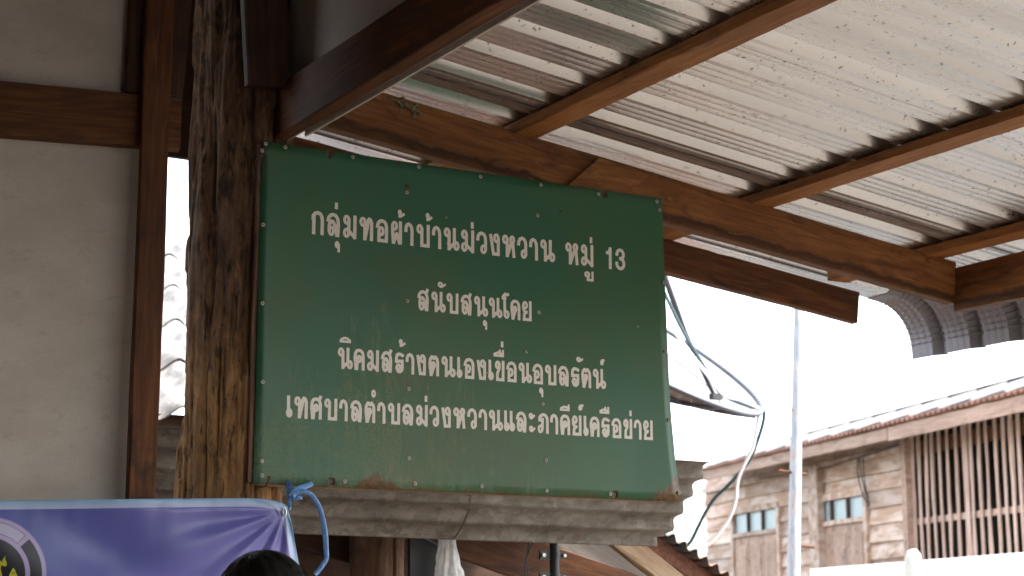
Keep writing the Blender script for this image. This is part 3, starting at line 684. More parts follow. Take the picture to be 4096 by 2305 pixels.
text_line([('เ',78,158,A4),('ท',172,355,A4),('ศ',385,543,A4),('บ',570,747,A4),('า',773,888,A4),('ล',920,1077,A4),('ต',1108,1254,A4),('า',1279,1391,A4),('บ',1418,1585,A4),('ล',1608,1760,A4),('ม',1792,1950,A4),('ว',1973,2100,A4),('ง',2127,2256,A4),('ห',2284,2449,A4),
           ('ว',60,184,B4),('า',206,315,B4),('น',335,523,B4),('เ',533,607,B4),('เ',605,678,B4),('ล',685,823,B4),('ภ',962,1107,B4),('า',1125,1228,B4),('ค',1250,1381,B4),('ย',1403,1527,B4),('เ',1555,1622,B4),('ค',1632,1760,B4),('ร',1783,1890,B4),('อ',1914,2041,B4),('ข',2064,2182,B4),('า',2203,2301,B4),('ย',2322,2443,B4)],
          [('ํ',1202,1265,27,140,A4),('่',1910,1945,110,193,A4),('ั',848,930,324,420,B4),('ั',852,935,488,585,B4),('ี',1248,1374,212,310,B4),('์',1483,1553,216,305,B4),('ื',1758,1884,244,345,B4),('่',2144,2174,298,373,B4)], *A4,
          z_(1120 + 245*.3028, 1550 + 411*.3028), z_(1120 + 97*.3028, 1550 + 109*.3028))
# ================================================================== banner, rope
def BW(u, v, o=.0):
    d = Vector(ray(u, v)); t = ((S0 + wn * o + Vector((0, 0, 1.6)) - Vector(CP)).dot(wn)) / d.dot(wn); q = Vector(CP) + d * t
    return (q - S0).dot(wd_), q.z
BO = .062
topE = [BW(u, v, BO) for u, v in ((-2400, 2060), (-1200, 2035), (0, 2002), (300, 1999), (600, 1996), (900, 1993), (1000, 1993), (1060, 1997), (1105, 2004), (1132, 2014), (1150, 2027))]
rgtE = [BW(u, v, BO) for u, v in ((1150, 2027), (1160, 2062), (1172, 2115), (1184, 2175), (1194, 2230), (1203, 2280), (1230, 2500), (1265, 3000))]
GS, GZ = BW(1141, 2042, BO)
def lerp_tab(t, tab, k):
    for a, b in zip(tab, tab[1:]):
        if t <= b[k] if tab[-1][k] > tab[0][k] else t >= b[k]:
            f = (t - a[k]) / (b[k] - a[k]) if b[k] != a[k] else 0; f = min(1, max(0, f)); return a[1 - k] + (b[1 - k] - a[1 - k]) * f
    return tab[-1][1 - k]
def ban_off(s, z):
    dx, dz = GS - s, GZ - z; r = math.hypot(dx, dz); an = math.atan2(dz, dx)
    o = .0065 * math.sin(an * 15 + 1.5 + .6 * math.sin(r * 9)) * math.exp(-r * 3.2) * min(1, r * 14) * (1 if dz > 0 else .3)
    q = s * .5 + z * 1.0; o += .007 * math.sin(q * 21 + s * 2.0) * min(1, r * 2.5)
    o += .0009 * noise.noise(Vector((s * 26, z * 3.2, 1))) * math.exp(-max(0, (1.87 - z)) * 14) * 2
    o += .002 * noise.noise(Vector((s * 7, z * 7, 4)))
    return o
ban = empty('banner', WP(-.3, BO, 1.3), 'blue purple vinyl banner with a pale border and round emblem tied to the log post', 'banner')
E_S, E_Z = BW(-54, 2301, BO); E_R = abs(BW(-54 + 232, 2301, BO)[0] - E_S); PXL = E_R / 232
def banner_mat():
    m = MT('banner_print', .33, 0, .5)
    at = m.n('ShaderNodeAttribute', attribute_name='sz'); sp = m.n('ShaderNodeSeparateXYZ'); m.l(at.outputs['Vector'], sp.inputs[0]); S_, Z_, Bd = sp.outputs
    cv = at.outputs['Vector']
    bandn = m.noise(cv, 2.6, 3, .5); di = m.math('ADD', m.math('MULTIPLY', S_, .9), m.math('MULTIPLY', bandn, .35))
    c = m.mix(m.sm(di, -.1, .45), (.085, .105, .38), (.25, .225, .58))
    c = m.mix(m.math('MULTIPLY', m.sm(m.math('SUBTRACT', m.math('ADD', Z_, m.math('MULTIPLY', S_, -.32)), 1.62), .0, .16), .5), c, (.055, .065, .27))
    bord = m.math('LESS_THAN', Bd, .0205)
    bc = m.mix(m.sm(Bd, 0.0, .021), (.24, .42, .62), (.42, .45, .66)); c = m.mix(bord, c, bc)
    dx = m.math('DIVIDE', m.math('SUBTRACT', S_, E_S), PXL); dz = m.math('DIVIDE', m.math('SUBTRACT', Z_, E_Z), PXL)
    r = m.math('SQRT', m.math('ADD', m.math('MULTIPLY', dx, dx), m.math('MULTIPLY', dz, dz)))
    ang = m.math('ARCTAN2', dz, dx)
    disk = lambda R0, w=1.5: m.math('SUBTRACT', 1, m.sm(r, R0 - w, R0 + w))
    c = m.mix(disk(238, 5), c, (.40, .33, .55))
    ringm = m.math('MULTIPLY', disk(221), m.math('SUBTRACT', 1, disk(173)))
    c = m.mix(m.math('MULTIPLY', ringm, m.math('GREATER_THAN', ang, math.radians(48))), c, (.03, .02, .02))
    ring2 = m.math('MULTIPLY', disk(219), m.math('SUBTRACT', 1, disk(175)))
    c = m.mix(m.math('MULTIPLY', ring2, m.math('GREATER_THAN', ang, math.radians(48.6))), c, (.44, .40, .56))
    c = m.mix(m.math('MULTIPLY', ringm, m.math('LESS_THAN', ang, math.radians(42.5))), c, (.008, .006, .014))
    c = m.mix(disk(154), c, (.008, .006, .016))
    w1 = m.n('ShaderNodeTexWave', wave_type='BANDS', bands_direction='X'); m.l(cv, w1.inputs[0]); w1.inputs['Scale'].default_value = 150
    m.col(c).bump(m.math('ADD', m.math('MULTIPLY', w1.outputs['Fac'], .25), m.noise(cv, 90, 3)), .22, .0008); return m.m
nS, nZ = 300, 110
bmv = MB(); att = []
sL = topE[0][0]
zB = .95
def banP(i, j):
    b = j / (nZ - 1); b = b ** 1.15
    a = i / (nS - 1); a = 1 - (1 - a) ** 1.35
    zr = GZ + .011 - b * (GZ - zB)
    sr = lerp_tab(zr, rgtE, 1) if zr < rgtE[0][1] else rgtE[0][0]
    s = sL + (sr - sL) * a
    zt = lerp_tab(s, topE, 0)
    z = zt + (zB - zt) * b
    att.append((s, z, min(zt - z, sr - s)))
    p = WP(s, BO + ban_off(s, z), z); return p
bmv.grid(banP, nS, nZ)
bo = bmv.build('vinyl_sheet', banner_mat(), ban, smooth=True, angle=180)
A = bo.data.attributes.new('sz', 'FLOAT_VECTOR', 'POINT'); A.data.foreach_set('vector', [c for a in att for c in a])
sm2 = bo.modifiers.new('thickness', 'SOLIDIFY'); sm2.thickness = .0006
# yellow curls of the emblem (plain generic flame shapes) printed on the dark disc
YEL = flat('yellow_print', (.50, .50, .02), .4)
def decal(name, pts, mat, lift=.0012):
    mb = MB(); sz = [BW(u, v, BO) for u, v in pts]; n = len(sz)
    mb.add([WP(s, BO + ban_off(s, z) + lift, z) for s, z in sz], [tuple(range(n))]); return mb.build(name, mat, ban)
decal('emblem_flame', [(-40, 2420), (-45, 2260), (-12, 2232), (0, 2243), (12, 2252), (8, 2245), (12, 2236), (22, 2223), (19, 2234), (27, 2256), (24, 2266), (14, 2266), (6, 2260), (2, 2275), (8, 2300), (9, 2420)], YEL)
decal('emblem_flame', [(36, 2420), (36, 2300), (43, 2288), (52, 2271), (60, 2282), (62, 2290), (70, 2305), (72, 2420)], YEL)
decal('emblem_line', [(45, 2290), (51, 2294), (56, 2291), (58, 2287), (59, 2292), (53, 2297), (46, 2294)], BLACK, .0018)
# grommet
gp0 = WP(GS - .003, BO + .004, GZ - .004); tor = MB()
tor.tube([gp0 + (wd_ * math.cos(a) * .0045 + Vector((0, 0, 1)) * math.sin(a) * .010) for a in np.linspace(0, 2 * math.pi, 21)], .0016, 6, cap=False)
tor.build('grommet', flat('grommet_metal', (.7, .7, .68), .3, .9), ban, smooth=True)
def rope_mat():
    m = MT('blue_plastic_strap', .28, 0, .6); n1 = m.noise(m.vec((60, 60, 8), rnd=False), 3, 5, .7)
    m.col(m.ramp(n1, [(.3, (.03, .11, .34)), (.55, (.10, .25, .52)), (.8, (.42, .58, .74))])).bump(n1, .8, .002); return m.m
ROPE = rope_mat()
rp = empty('plastic_strap', PY(1165, 1985, 4.0), 'frayed blue plastic strap knotted at the corner of the banner', 'strap')
def ribbon(name, px, wd, y=4.0, par=rp, mat=ROPE, th=.35, n=6):
    pts = cr([PY(u, v, y + k) for u, v, k in px], n); mb = MB(); L = len(pts); vs = []; 
    for i, p in enumerate(pts):
        t = (pts[min(i+1, L-1)] - pts[max(i-1, 0)]).normalized(); vd = (p - Vector(CP)).normalized(); s = t.cross(vd).normalized(); f = t.cross(s)
        tw = .5 * noise.noise(p * 20); W_ = wd * (1 + .35 * noise.noise(p * 14)) * (.9 if i in (0, L-1) else 1)
        for k in range(12):
            an = 2 * math.pi * k / 12 ; rr = 1 + .18 * noise.noise(Vector((k * 1.7, i * .15, 2)))
            vs.append(p + (s * math.cos(an + tw) + f * math.sin(an + tw) * th) * W_ * rr)
    mb.add(vs, [(i*12+k, i*12+(k+1) % 12, (i+1)*12+(k+1) % 12, (i+1)*12+k) for i in range(L-1) for k in range(12)] + [tuple(range(11, -1, -1)), tuple((L-1)*12+k for k in range(12))])
    return mb.build(name, mat, par, smooth=True)
ribbon('tail', [(1166, 1984, 0), (1195, 1970, -.005), (1222, 1968, -.01), (1250, 1985, -.01), (1276, 2030, 0), (1294, 2085, 0), (1302, 2150, 0), (1305, 2210, 0), (1306, 2235, 0), (1294, 2256, 0), (1276, 2282, 0), (1260, 2300, 0)], .0062)
ribbon('loop', [(1150, 2032, .02), (1158, 2026, .0), (1158, 2000, 0), (1152, 1965, .03), (1147, 1930, .08)], .0036)
ribbon('loop', [(1144, 2044, .02), (1152, 2036, -.01), (1160, 2030, -.01), (1156, 1990, .0)], .0032)
ribbon('strand', [(1163, 1982, 0), (1180, 1962, .02), (1215, 1948, .05), (1250, 1935, .08)], .0065)
ribbon('strand', [(1166, 1983, 0), (1172, 1965, .02), (1160, 1945, .04), (1150, 1925, .06)], .005)
for k in range(7):
    ribbon('frayed_end', [(1168, 1986, -.003), (1180, 1992 + k * 3 - 8, -.006), (1192 + k * 2, 1994 + (k * 7) % 13 - 6, -.01), (1204 + (k * 5) % 9, 1990 + (k * 11) % 17 - 8, -.01)], .0009)
kn = MB(); kn.tube([PY(1160, 1988, 3.99), PY(1168, 1983, 3.985), PY(1176, 1980, 3.99)], [.006, .0085, .006], 10); kn.build('knot', ROPE, rp, smooth=True)

# ================================================================== zinc sheet behind and below the sign
T_ = PY(2830, 1840, 4.78); B_ = PX(2641, 2179, T_.x)
def zinc_mat(dirty=1.0):
    m = MT('old_zinc', .55, .45); v = m.vec(rnd=False)
    sp = m.vor(m.mix(.05, v, m.noise(v, 18, 4, col=True)), 42, out='Color'); rs = m.n('ShaderNodeSeparateColor'); m.l(sp, rs.inputs[0])
    a = m.noise(m.vec((2, 6, 6), rnd=False), 2.5, 6, .65)
    c = m.ramp(m.math('ADD', m.math('MULTIPLY', rs.outputs[0], .16), m.math('MULTIPLY', a, .85)), [(.25, (.07, .06, .05)), (.5, (.18, .16, .135)), (.85, (.38, .35, .31))])
    rst = m.noise(m.vec((9, 22, 22), rnd=False, loc=(2, 0, 0)), 1.3, 7, .7)
    c = m.mix(m.math('MULTIPLY', m.sm(rst, .63, .70), .9), c, (.20, .075, .028))
    c = m.mix(m.math('MULTIPLY', m.sm(m.noise(v, 170, 4, .7), .62, .70), .6), c, (.6, .58, .54))
    m.col(c).rough(m.math('ADD', .42, m.math('MULTIPLY', a, .25))).bump(m.math('ADD', a, m.math('MULTIPLY', rs.outputs[1], .15)), .5, .004); return m.m
ZINC = zinc_mat()
zb = MB(); L_ = (T_ - B_).length; nzv = 90; dirv = (B_ - T_).normalized(); nrm = Vector((1, 0, 0)).cross(dirv).normalized()
def zP(i, j):
    x = .75 + (T_.x - .75) * i / 140; t = L_ * j / (nzv - 1); ph = 2 * math.pi * t / .079 + .5
    h = .0065 * (abs(math.sin(ph / 2)) * 2 - 1) + .002 * noise.noise(Vector((x * 3, t * 6, 0)))
    xe = x + (0 if i < 139 else .004 * noise.noise(Vector((t * 22, 1, 1)))) - (0 if i < 130 else (i - 130) / 10 * (.03 if t > L_ - .035 else 0) - .006 * (1 + math.sin(ph * 1.0 + 2.2)) * max(0, (i - 120) / 19))
    sag = -.012 * math.sin((x - 1) * .7)
    p = Vector((xe, T_.y, T_.z)) + dirv * t + nrm * h; p.z += sag * .3 + (.012 * (T_.x - x) / 2 if True else 0)
    return p
zb.grid(zP, 141, nzv); zo = zb.build('zinc_sheet', ZINC, smooth=True, angle=70)
tag(zo, 'grey corrugated zinc sheet hanging directly behind and below the green sign', 'metal sheet')
sm3 = zo.modifiers.new('thickness', 'SOLIDIFY'); sm3.thickness = .0012
TW = flat('tie_wire', (.16, .11, .07), .6)
for k, dx in enumerate((0, 5)):
    if k == 0: tw = empty('tie_wire', PY(1860, 2070, 4.8), 'doubled brown tie wire looped down across the grey zinc sheet', 'wire')
    mb = MB(); mb.tube(cr([PY(1881 + dx, 1940, 4.72), PY(1878 + dx, 1985, 4.73), PY(1872 + dx, 2040, 4.82), PY(1850 + dx, 2095, 4.9), PY(1820 + dx, 2147, 4.98), PY(1812 + dx, 2150, 5.10)], 6), .0016, 6); mb.build('strand', TW, tw, smooth=True)

# ================================================================== neighbour's shed below the zinc sheet
shed = empty('neighbour_shed', (3.0, 5.8, 0), 'dark open shed with rusty corrugated roof under the hanging zinc sheet', 'shed')
def pprism(name, pts, y, th, mat, par, bev=.002):
    q = [PY(u, v, y) for u, v in pts]; mb = MB().prism(q[::-1], (0, th, 0)); return mb.build(name, mat, par, bevel=bev)
def plank_px(name, p, q, h, y, th, mat, par, jit=.003):
    a, b = PY(*p, y + th / 2), PY(*q, y + th / 2); return board(name, a, b, th, h, mat, par, jit=jit, bev=.003)
plank_px('tie_board', (1560, 2050), (2560, 2395), .155, 5.60, .03, WOOD, shed)
plank_px('tie_board', (1040, 2075), (1520, 2218), .12, 5.75, .03, WOODD, shed)
# rusty corrugated roof with its wavy cut edge towards us
ra, rb = PY(2640, 2108, 6.0), PY(3060, 2404, 6.0); rl = (rb - ra).length; rd = (rb - ra).normalized(); rn = rd.cross(Vector((0, 1, 0))).normalized()
if rn.z < 0: rn = -rn
def rust_roof_mat():
    m = MT('rusty_corrugated', .8, .2); v = m.vec(rnd=False); a = m.noise(v, 6, 7, .65); b = m.noise(v, 2.2, 4)
    c = m.mix(m.sm(m.math('ADD', a, m.math('MULTIPLY', b, .6)), .62, .9), m.mix(m.sm(a, .3, .7), (.13, .115, .10), (.24, .21, .18)), (.22, .085, .04)); m.col(c).bump(a, .4, .003); return m.m
RR = rust_roof_mat()
mb = MB()
def rrP(i, j):
    t = -1.6 + (rl + 1.6) * i / 340; y = 6.0 + .14 * 0 + 2.0 * (j / 12) ** 1.3; p = ra + rd * t; h = .013 * math.sin(2 * math.pi * t / .0605)
    return Vector((p.x, y + .004 * noise.noise(Vector((t * 8, 0, 0))), p.z)) + rn * h
mb.grid(rrP, 341, 13); ro = mb.build('corrugated_roof', RR, shed, smooth=True, angle=60); q = ro.modifiers.new('t', 'SOLIDIFY'); q.thickness = .002
board('barge_board', ra - rn * .055 - rd * 1.2 + Vector((0, .06, 0)), rb - rn * .055 + Vector((0, .06, 0)), .025, .07, RUST, shed, jit=.003)
board('rafter', ra - rn * .19 - rd * 1.2 + Vector((0, .12, 0)), rb - rn * .19 + Vector((0, .12, 0)), .04, .17, wood('wood_grey_rafter', (.07, .055, .045), (.14, .115, .095), (.22, .19, .16)), shed, jit=.003)
mb = MB().box((-1.5, 8.4, 0), (PY(2700, 2290, 8.4).x, 8.46, PY(2000, 2120, 8.4).z)); mb.build('back_wall', WOODD, shed)
mb = MB().box((-1.5, 5.2, PY(2000, 2085, 5.2).z + .005), (3.45, 8.4, PY(2000, 2085, 5.2).z + .012)); mb.build('inner_ceiling', WOODD, shed)
db = plank_px('diagonal_brace', (2440, 2128), (2790, 2405), .075, 5.42, .04, WOODL, None); tag(db, 'pale brown diagonal timber brace under the right end of the zinc sheet', 'timber')
# round post of the shed
mb = MB(); pc = PY(1560, 2200, 5.55); R_ = (PY(1665, 2200, 5.55) - PY(1455, 2200, 5.55)).length / 2 * .93
def rpP(i, j):
    an = 2 * math.pi * i / 90; z = 2.08 * j / 150; r = R_ * (1 + .05 * noise.noise(Vector((math.cos(an), math.sin(an), z * 2)))) + .006 * noise.fractal(Vector((math.cos(an) * 3, math.sin(an) * 3, z * 4)), 1, 2, 4)
    cr2 = abs(((an - 4.95 - .12 * noise.noise(Vector((z * 5, 0, 0)))))); r -= .03 * max(0, 1 - cr2 / .035)
    return (pc.x + r * math.cos(an), pc.y + .1 + r * math.sin(an), z)
mb.grid(rpP, 90, 151, close=True)
def post2_mat():
    m = MT('shed_log', .85); v = m.vec((5, 5, 2.5), rnd=False); a = m.noise(v, 3.5, 8, .65, .6); m.col(m.ramp(a, [(.25, (.05, .026, .015)), (.5, (.16, .085, .048)), (.75, (.30, .19, .12))])).bump(a, .9, .008); return m.m
tag(mb.build('shed_post', post2_mat(), smooth=True, angle=180), 'round brown log post with a long crack standing below the zinc sheet', 'post')
# black plastic panel edge
pl = empty('monitor', PY(1715, 2230, 5.3), 'black flat device casing with rounded pale rim between the shed post and plastic bag', 'monitor')
pts = [(1640, 2120), (1690, 2148), (1752, 2182), (1763, 2192), (1766, 2205), (1761, 2300), (1757, 2420), (1640, 2420)]
pprism('face', pts, 5.30, .02, BLACK, pl)
mb = MB(); mb.tube(cr([PY(u, v, 5.297) for u, v in pts[1:7]], 5), .0032, 8); mb.build('rim', flat('rim_grey', (.16, .19, .24), .4), pl, smooth=True)
# plastic bag
def bag_mat():
    m = MT('clear_plastic', .25, 0, .6); b = m.b; f = m.noise(m.vec(rnd=False), 28, 5, .6); m.col((.80, .79, .77)).bump(f, .7, .006)
    tr = m.n('ShaderNodeBsdfTransparent'); mx = m.n('ShaderNodeMixShader'); tl = m.n('ShaderNodeBsdfTranslucent'); tl.inputs[0].default_value = (.8, .79, .77, 1); m2 = m.n('ShaderNodeMixShader')
    m2.inputs[0].default_value = .35; m.l(b.outputs[0], m2.inputs[1]); m.l(tl.outputs[0], m2.inputs[2])
    m.l(m.math('ADD', .35, m.math('MULTIPLY', f, .8)), mx.inputs[0]); m.l(tr.outputs[0], mx.inputs[1]); m.l(m2.outputs[0], mx.inputs[2]); m.l(mx.outputs[0], m.t.nodes['Material Output'].inputs[0]); return m.m
mb = MB(); bt = PY(1785, 2120, 5.22)
def bgP(i, j):
    an = 2 * math.pi * i / 64; t = j / 60; z = bt.z - t * .32
    r = (.024 + .030 * min(1, max(0, (t - .12) / .5)) ** 1.2) * (1 - .0 * t) * (1 if t < .9 else math.sqrt(max(0.02, 1 - ((t - .9) / .1) ** 2)))
    r *= 1 + .22 * noise.noise(Vector((math.cos(an) * 3, math.sin(an) * 3, t * 2.5))) + .10 * math.sin(an * 9 + t * 7) * (1 - t * .6) + .16 * noise.noise(Vector((math.cos(an) * 6, math.sin(an) * 6, t * 11)))
    return (bt.x + .018 * t + .004 + r * math.cos(an) * 1.15, bt.y + r * math.sin(an) * .7, z)
mb.grid(bgP, 64, 61, close=True); tag(mb.build('plastic_bag', bag_mat(), smooth=True, angle=180), 'crumpled clear plastic bag hanging below the middle of the zinc sheet', 'bag')
# dark cords
CORD = flat('dark_cord', (.035, .035, .035), .7)
crd = empty('hanging_cords', PY(2110, 2230, 5.2), 'thin dark twisted cords hanging below the zinc sheet left of the black pipe', 'cord')
for k, pp_ in enumerate(([(2116, 2130), (2113, 2170), (2108, 2215), (2100, 2260), (2098, 2330)], [(2136, 2130), (2130, 2170), (2112, 2220), (2103, 2265), (2106, 2330)], [(2118, 2130), (2114, 2200), (2108, 2240), (2112, 2290), (2117, 2340)])):
    mb = MB(); mb.tube(cr([PY(u, v, 5.2 + .004 * k) for u, v in pp_], 8), .0017, 6); mb.build('cord', CORD, crd, smooth=True)
# black pipe with clamp brackets
pi_ = empty('black_pipe', PY(2218, 2300, 5.45), 'upright black pipe held by bolted clamps under the zinc sheet', 'pipe')
pc = PY(2218, 2240, 5.45); mb = MB(); mb.tube([(pc.x, pc.y, .1), (pc.x, pc.y, 2.05)], .0172, 20); mb.build('pipe', BLACK, pi_, smooth=True)
for v in (2222, 2310):
    z = PY(2218, v, 5.45).z; mb = MB(); mb.tube([(pc.x, pc.y, z - .012), (pc.x, pc.y, z + .012)], .0205, 20); mb.box((pc.x - .062, pc.y - .004, z - .016), (pc.x - .018, pc.y + .004, z + .016)).box((pc.x + .018, pc.y - .004, z - .012), (pc.x + .045, pc.y + .004, z + .012))
    cl = mb.build('clamp', BLACK, pi_, smooth=True)
    for dx, rr in ((-.05, .0075), (.037, .006)):
        mb = MB(); mb.tube([(pc.x + dx, pc.y - .004, z), (pc.x + dx, pc.y - .013, z)], rr, 6); mb.build('bolt', STEEL, pi_)

# ================================================================== tile roof seen through the slot between upright and log
tr = empty('tile_roof', PY(690, 1700, 6.2), 'pale corrugated cement roof seen through the slot left of the log post', 'roof')
def cem_mat():
    m = MT('old_cement_tile', .9, 0, .2); a = m.noise(m.vec(rnd=False), 9, 7, .7); b = m.noise(m.vec(rnd=False), 50, 4, .7)
    m.col(m.mix(m.sm(a, .35, .65), (.16, .155, .15), (.30, .29, .28))).bump(m.math('ADD', a, b), .4, .006); return m.m
CEM = cem_mat()
e0 = PY(690, 1668, 6.0); e1 = PY(690, 985, 8.6); sdv = (e1 - e0); sdv.x = 0; SL = sdv.length; sdv.normalize(); sn = Vector((0, -sdv.z, sdv.y))
rows = [(0, .72), (.62, 1.34), (1.24, 1.96), (1.86, 2.6), (2.5, SL)]
for a0_, b0_ in rows:
    if a0_ > SL: continue
    mb = MB()
    def tP(i, j):
        x = 1.6 + 2.3 * i / 160; t = a0_ + (min(b0_, SL) - a0_) * j / 10
        h = .028 * math.cos(2 * math.pi * x / .177) + .016 * (1 - (t - a0_) / (b0_ - a0_))
        return Vector((x, e0.y, e0.z)) + sdv * t + sn * h
    mb.grid(tP, 161, 11); o = mb.build('roof_sheet', CEM, tr, smooth=True, angle=60); q = o.modifiers.new('t', 'SOLIDIFY'); q.thickness = .007; q.offset = -1
mb = MB().box((1.2, e0.y + .03, e0.z - .16), (3.6, e0.y + .055, e0.z + .012)); mb.build('eave_board', WOODD, tr)
mb = MB().box((1.2, e0.y + .1, 0), (3.6, e0.y + .2, e0.z - .1)); mb.build('wall', WOODD, tr)

# ================================================================== wooden house far right
ah = math.radians(73.9); hd = Vector((math.cos(ah), math.sin(ah), 0)); hn = Vector((-hd.y, hd.x, 0)); H0 = Vector((12.932, 15.256, 0))
def HF(u, v, off=0.0):
    d = Vector(ray(u, v)); c = Vector(CP); t = (H0 + hn * off - c).dot(hn) / d.dot(hn); q = c + d * t; return (q - H0).dot(hd), q.z
def HPt(s, o, z): return H0 + hd * s + hn * o + Vector((0, 0, z))
house = empty('wooden_house', HPt(0, 0, 0), 'weathered brown plank house with slatted opening behind the white wall at right', 'house')
def hbox(name, s0, s1, o0, o1, z0, z1, mat, par=house, bev=0):
    mb = MB().prism([HPt(s0, o0, z0), HPt(s0, o1, z0), HPt(s1, o1, z0), HPt(s1, o0, z0)][::-1], (0, 0, z1 - z0)); return mb.build(name, mat, par, bevel=bev)
sC, sE = HF(2832, 2000)[0], -1.75
zTop = 3.62
# siding planks (overlapping, uneven), interrupted by the two windows
w1 = (HF(3130, 2060)[0], HF(2947, 2060)[0]); w2 = (HF(3480, 2010)[0], HF(3274, 2010)[0])
k = 0; z = 1.2
while z < zTop:
    h = .17 + .02 * random.random(); segs = [(sE, w2[0]), (w2[1], .30), (.30, w1[0]), (w1[1], sC)] if z < 2.99 else [(sE, -.2 + random.random() * .5), (.3 + random.random() * .1, 2.4), (2.42, sC)]
    if z >= 2.99: segs = [(sE, segs[0][1]), (segs[0][1] + .006, 2.4 + random.random()), ]; segs.append((segs[1][1] + .006, sC + .02 * random.random()))
    for a_, b_ in segs:
        t = .012 * random.random(); 
        board('siding_plank', HPt(a_ + .003, .022 + t, z + h / 2), HPt(b_ - .003, .022 + t * .5, z + h / 2 + .012 * (random.random() - .5)), .02, h + .012, WOODG, house, jit=.004, seg=10, up=(Vector((0, 0, 1)) - hn * .16).normalized())
    z += h
hbox('inner_wall', sE, sC, -.06, -.02, 0, zTop, WOODD)
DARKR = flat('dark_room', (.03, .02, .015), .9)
GLS = flat('frosted_pane', (.36, .44, .44), .35, var=.04)
for (s0, s1), (uL, vT, uR, vTR, vB) in ((w1, (2947, 2061, 3130, 2036, 2138)), (w2, (3274, 2013, 3480, 1988, 2094))):
    zt, zm = HF(uL, vT)[1], HF(uL, vB)[1]; zb_ = 1.2
    wf = hbox('window_frame', s0, s1, .03, .07, zt, zt + .07, WOODG)
    for a_, b_, c_, d_ in ((s0 - .05, s0 + .03, zb_, zt), (s1 - .03, s1 + .05, zb_, zt), (s0 + .03, s1 - .03, zm - .05, zm)):
        o = hbox('window_frame', a_, b_, .03, .075, c_, d_, WOODG)
    n3 = 3; dw = (s1 - s0 - .06) / n3
    for i in range(n3):
        a_ = s0 + .03 + dw * i
        hbox('pane', a_ + .02, a_ + dw - .02, .018, .026, zm + .005, zt - .005, GLS)
        if i: hbox('mullion', a_ - .02, a_ + .02, .028, .062, zm, zt, WOODD)
        hbox('shutter', a_ + .008, a_ + dw - .008, .022, .045, zb_, zm - .055, WOODF)
        hbox('shutter_panel', a_ + .07, a_ + dw - .07, .046, .054, zb_ + .2, zm - .15, WOODF)
hbox('wall_post', HF(3272, 2000, .12)[0], HF(3236, 2000, .12)[0], .05, .13, 0, 3.36, WOODG)
hbox('corner_post', sE - .12, sE - .02, .0, .10, 0, zTop, WOODF)
hbox('head_beam', sE, sC, .03, .09, 3.33, 3.40, WOODG)
# slatted opening
random.seed(11)
sl_px = [1700,1745,1790,1840,1890,1945,2000,2060,2118,2136,2170,2230,2290,2350,2410,2470,2528,2590,2655,2720,2790,2860]
for q in sl_px:
    u = 2700 + q * .555; s = HF(u, 2000)[0]; 
    zt = 3.62 if q < 2700 else 3.62
    a_ = HPt(s + .02 * (random.random() - .5), .03, 1.3); b_ = HPt(s + .03 * (random.random() - .5), .03, 3.60)
    board('slat', a_, b_, .048, .012, WOODS, house, up=hn, jit=.006, seg=9, noise_s=1.5, bev=.002)
hbox('slat_rail', HF(2700 + 2900 * .555, 2000)[0], sE - .03, -.025, .008, 2.60, 2.66, WOODS)
hbox('slat_rail', HF(2700 + 2900 * .555, 2000)[0], sE - .03, -.025, .008, 3.28, 3.42, WOOD)
# the room behind the slats
sF = HF(2700 + 3000 * .555, 2000)[0]
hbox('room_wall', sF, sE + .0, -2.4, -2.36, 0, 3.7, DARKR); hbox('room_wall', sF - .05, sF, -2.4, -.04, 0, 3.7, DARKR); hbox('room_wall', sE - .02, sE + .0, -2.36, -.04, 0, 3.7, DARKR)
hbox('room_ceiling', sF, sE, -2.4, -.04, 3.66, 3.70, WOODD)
for k in range(4): hbox('pane', -3.35 - .42 * k - .34, -3.35 - .42 * k, -2.35, -2.34, 2.85, 3.08, GLS)
# eaves: fascia boards, rusty sheet edge, grey roof with seams
OF = .5
fa = [(HF(2806, 1903, OF)[0], HF(3552, 1735, OF)[0] + .0), (HF(3560, 1735, OF)[0], HF(4230, 1600, OF)[0])]
f0, f1 = fa[0], fa[1]
board('fascia_board', HPt(f0[0], OF, 3.462), HPt(f0[1], OF, 3.442), .025, .12, WOODF, house, jit=.006, seg=30)
board('fascia_board', HPt(f1[0] + .01, OF + .004, 3.437), HPt(f1[1], OF + .004, 3.432), .025, .135, WOODF, house, jit=.006, seg=30)
hbox('eave_batten', f1[1], f0[0], OF - .12, OF - .03, 3.44, 3.50, WOODD)
RRE = flat('rusty_edge', (.26, .14, .10), .9, var=.25, scale=3, spec=.1)
mb = MB()
def eP(i, j):
    s = f1[1] + (f0[0] + .1 - f1[1]) * i / 900; t = j / 4; o = OF + .05 - t * .5; z = 3.522 + t * .10 + .016 * math.sin(2 * math.pi * s / .105); return HPt(s, o, z)
mb.grid(eP, 901, 5); o = mb.build('eave_sheet', RRE, house, smooth=True, angle=180); q = o.modifiers.new('t', 'SOLIDIFY'); q.thickness = .012
GREY = flat('grey_roof', (.045, .047, .052), .95, .0, var=.2, scale=2, spec=.05)
mb = MB(); ng = 700; g0, g1 = HF(2833, 1850, .3)[0], HF(3765, 1620, .3)[0]
def gP(i, j):
    s = f1[1] + (g0 - f1[1]) * i / ng; t = j / 5; up = .0 if s > g1 else .0
    return HPt(s, .25 - t * 1.1, 3.60 + t * .37 + .016 * math.sin(2 * math.pi * s / .21))
mb.grid(gP, ng + 1, 6); o = mb.build('upper_roof', GREY, house, smooth=True, angle=180); q = o.modifiers.new('t', 'SOLIDIFY'); q.thickness = .01
s = g0
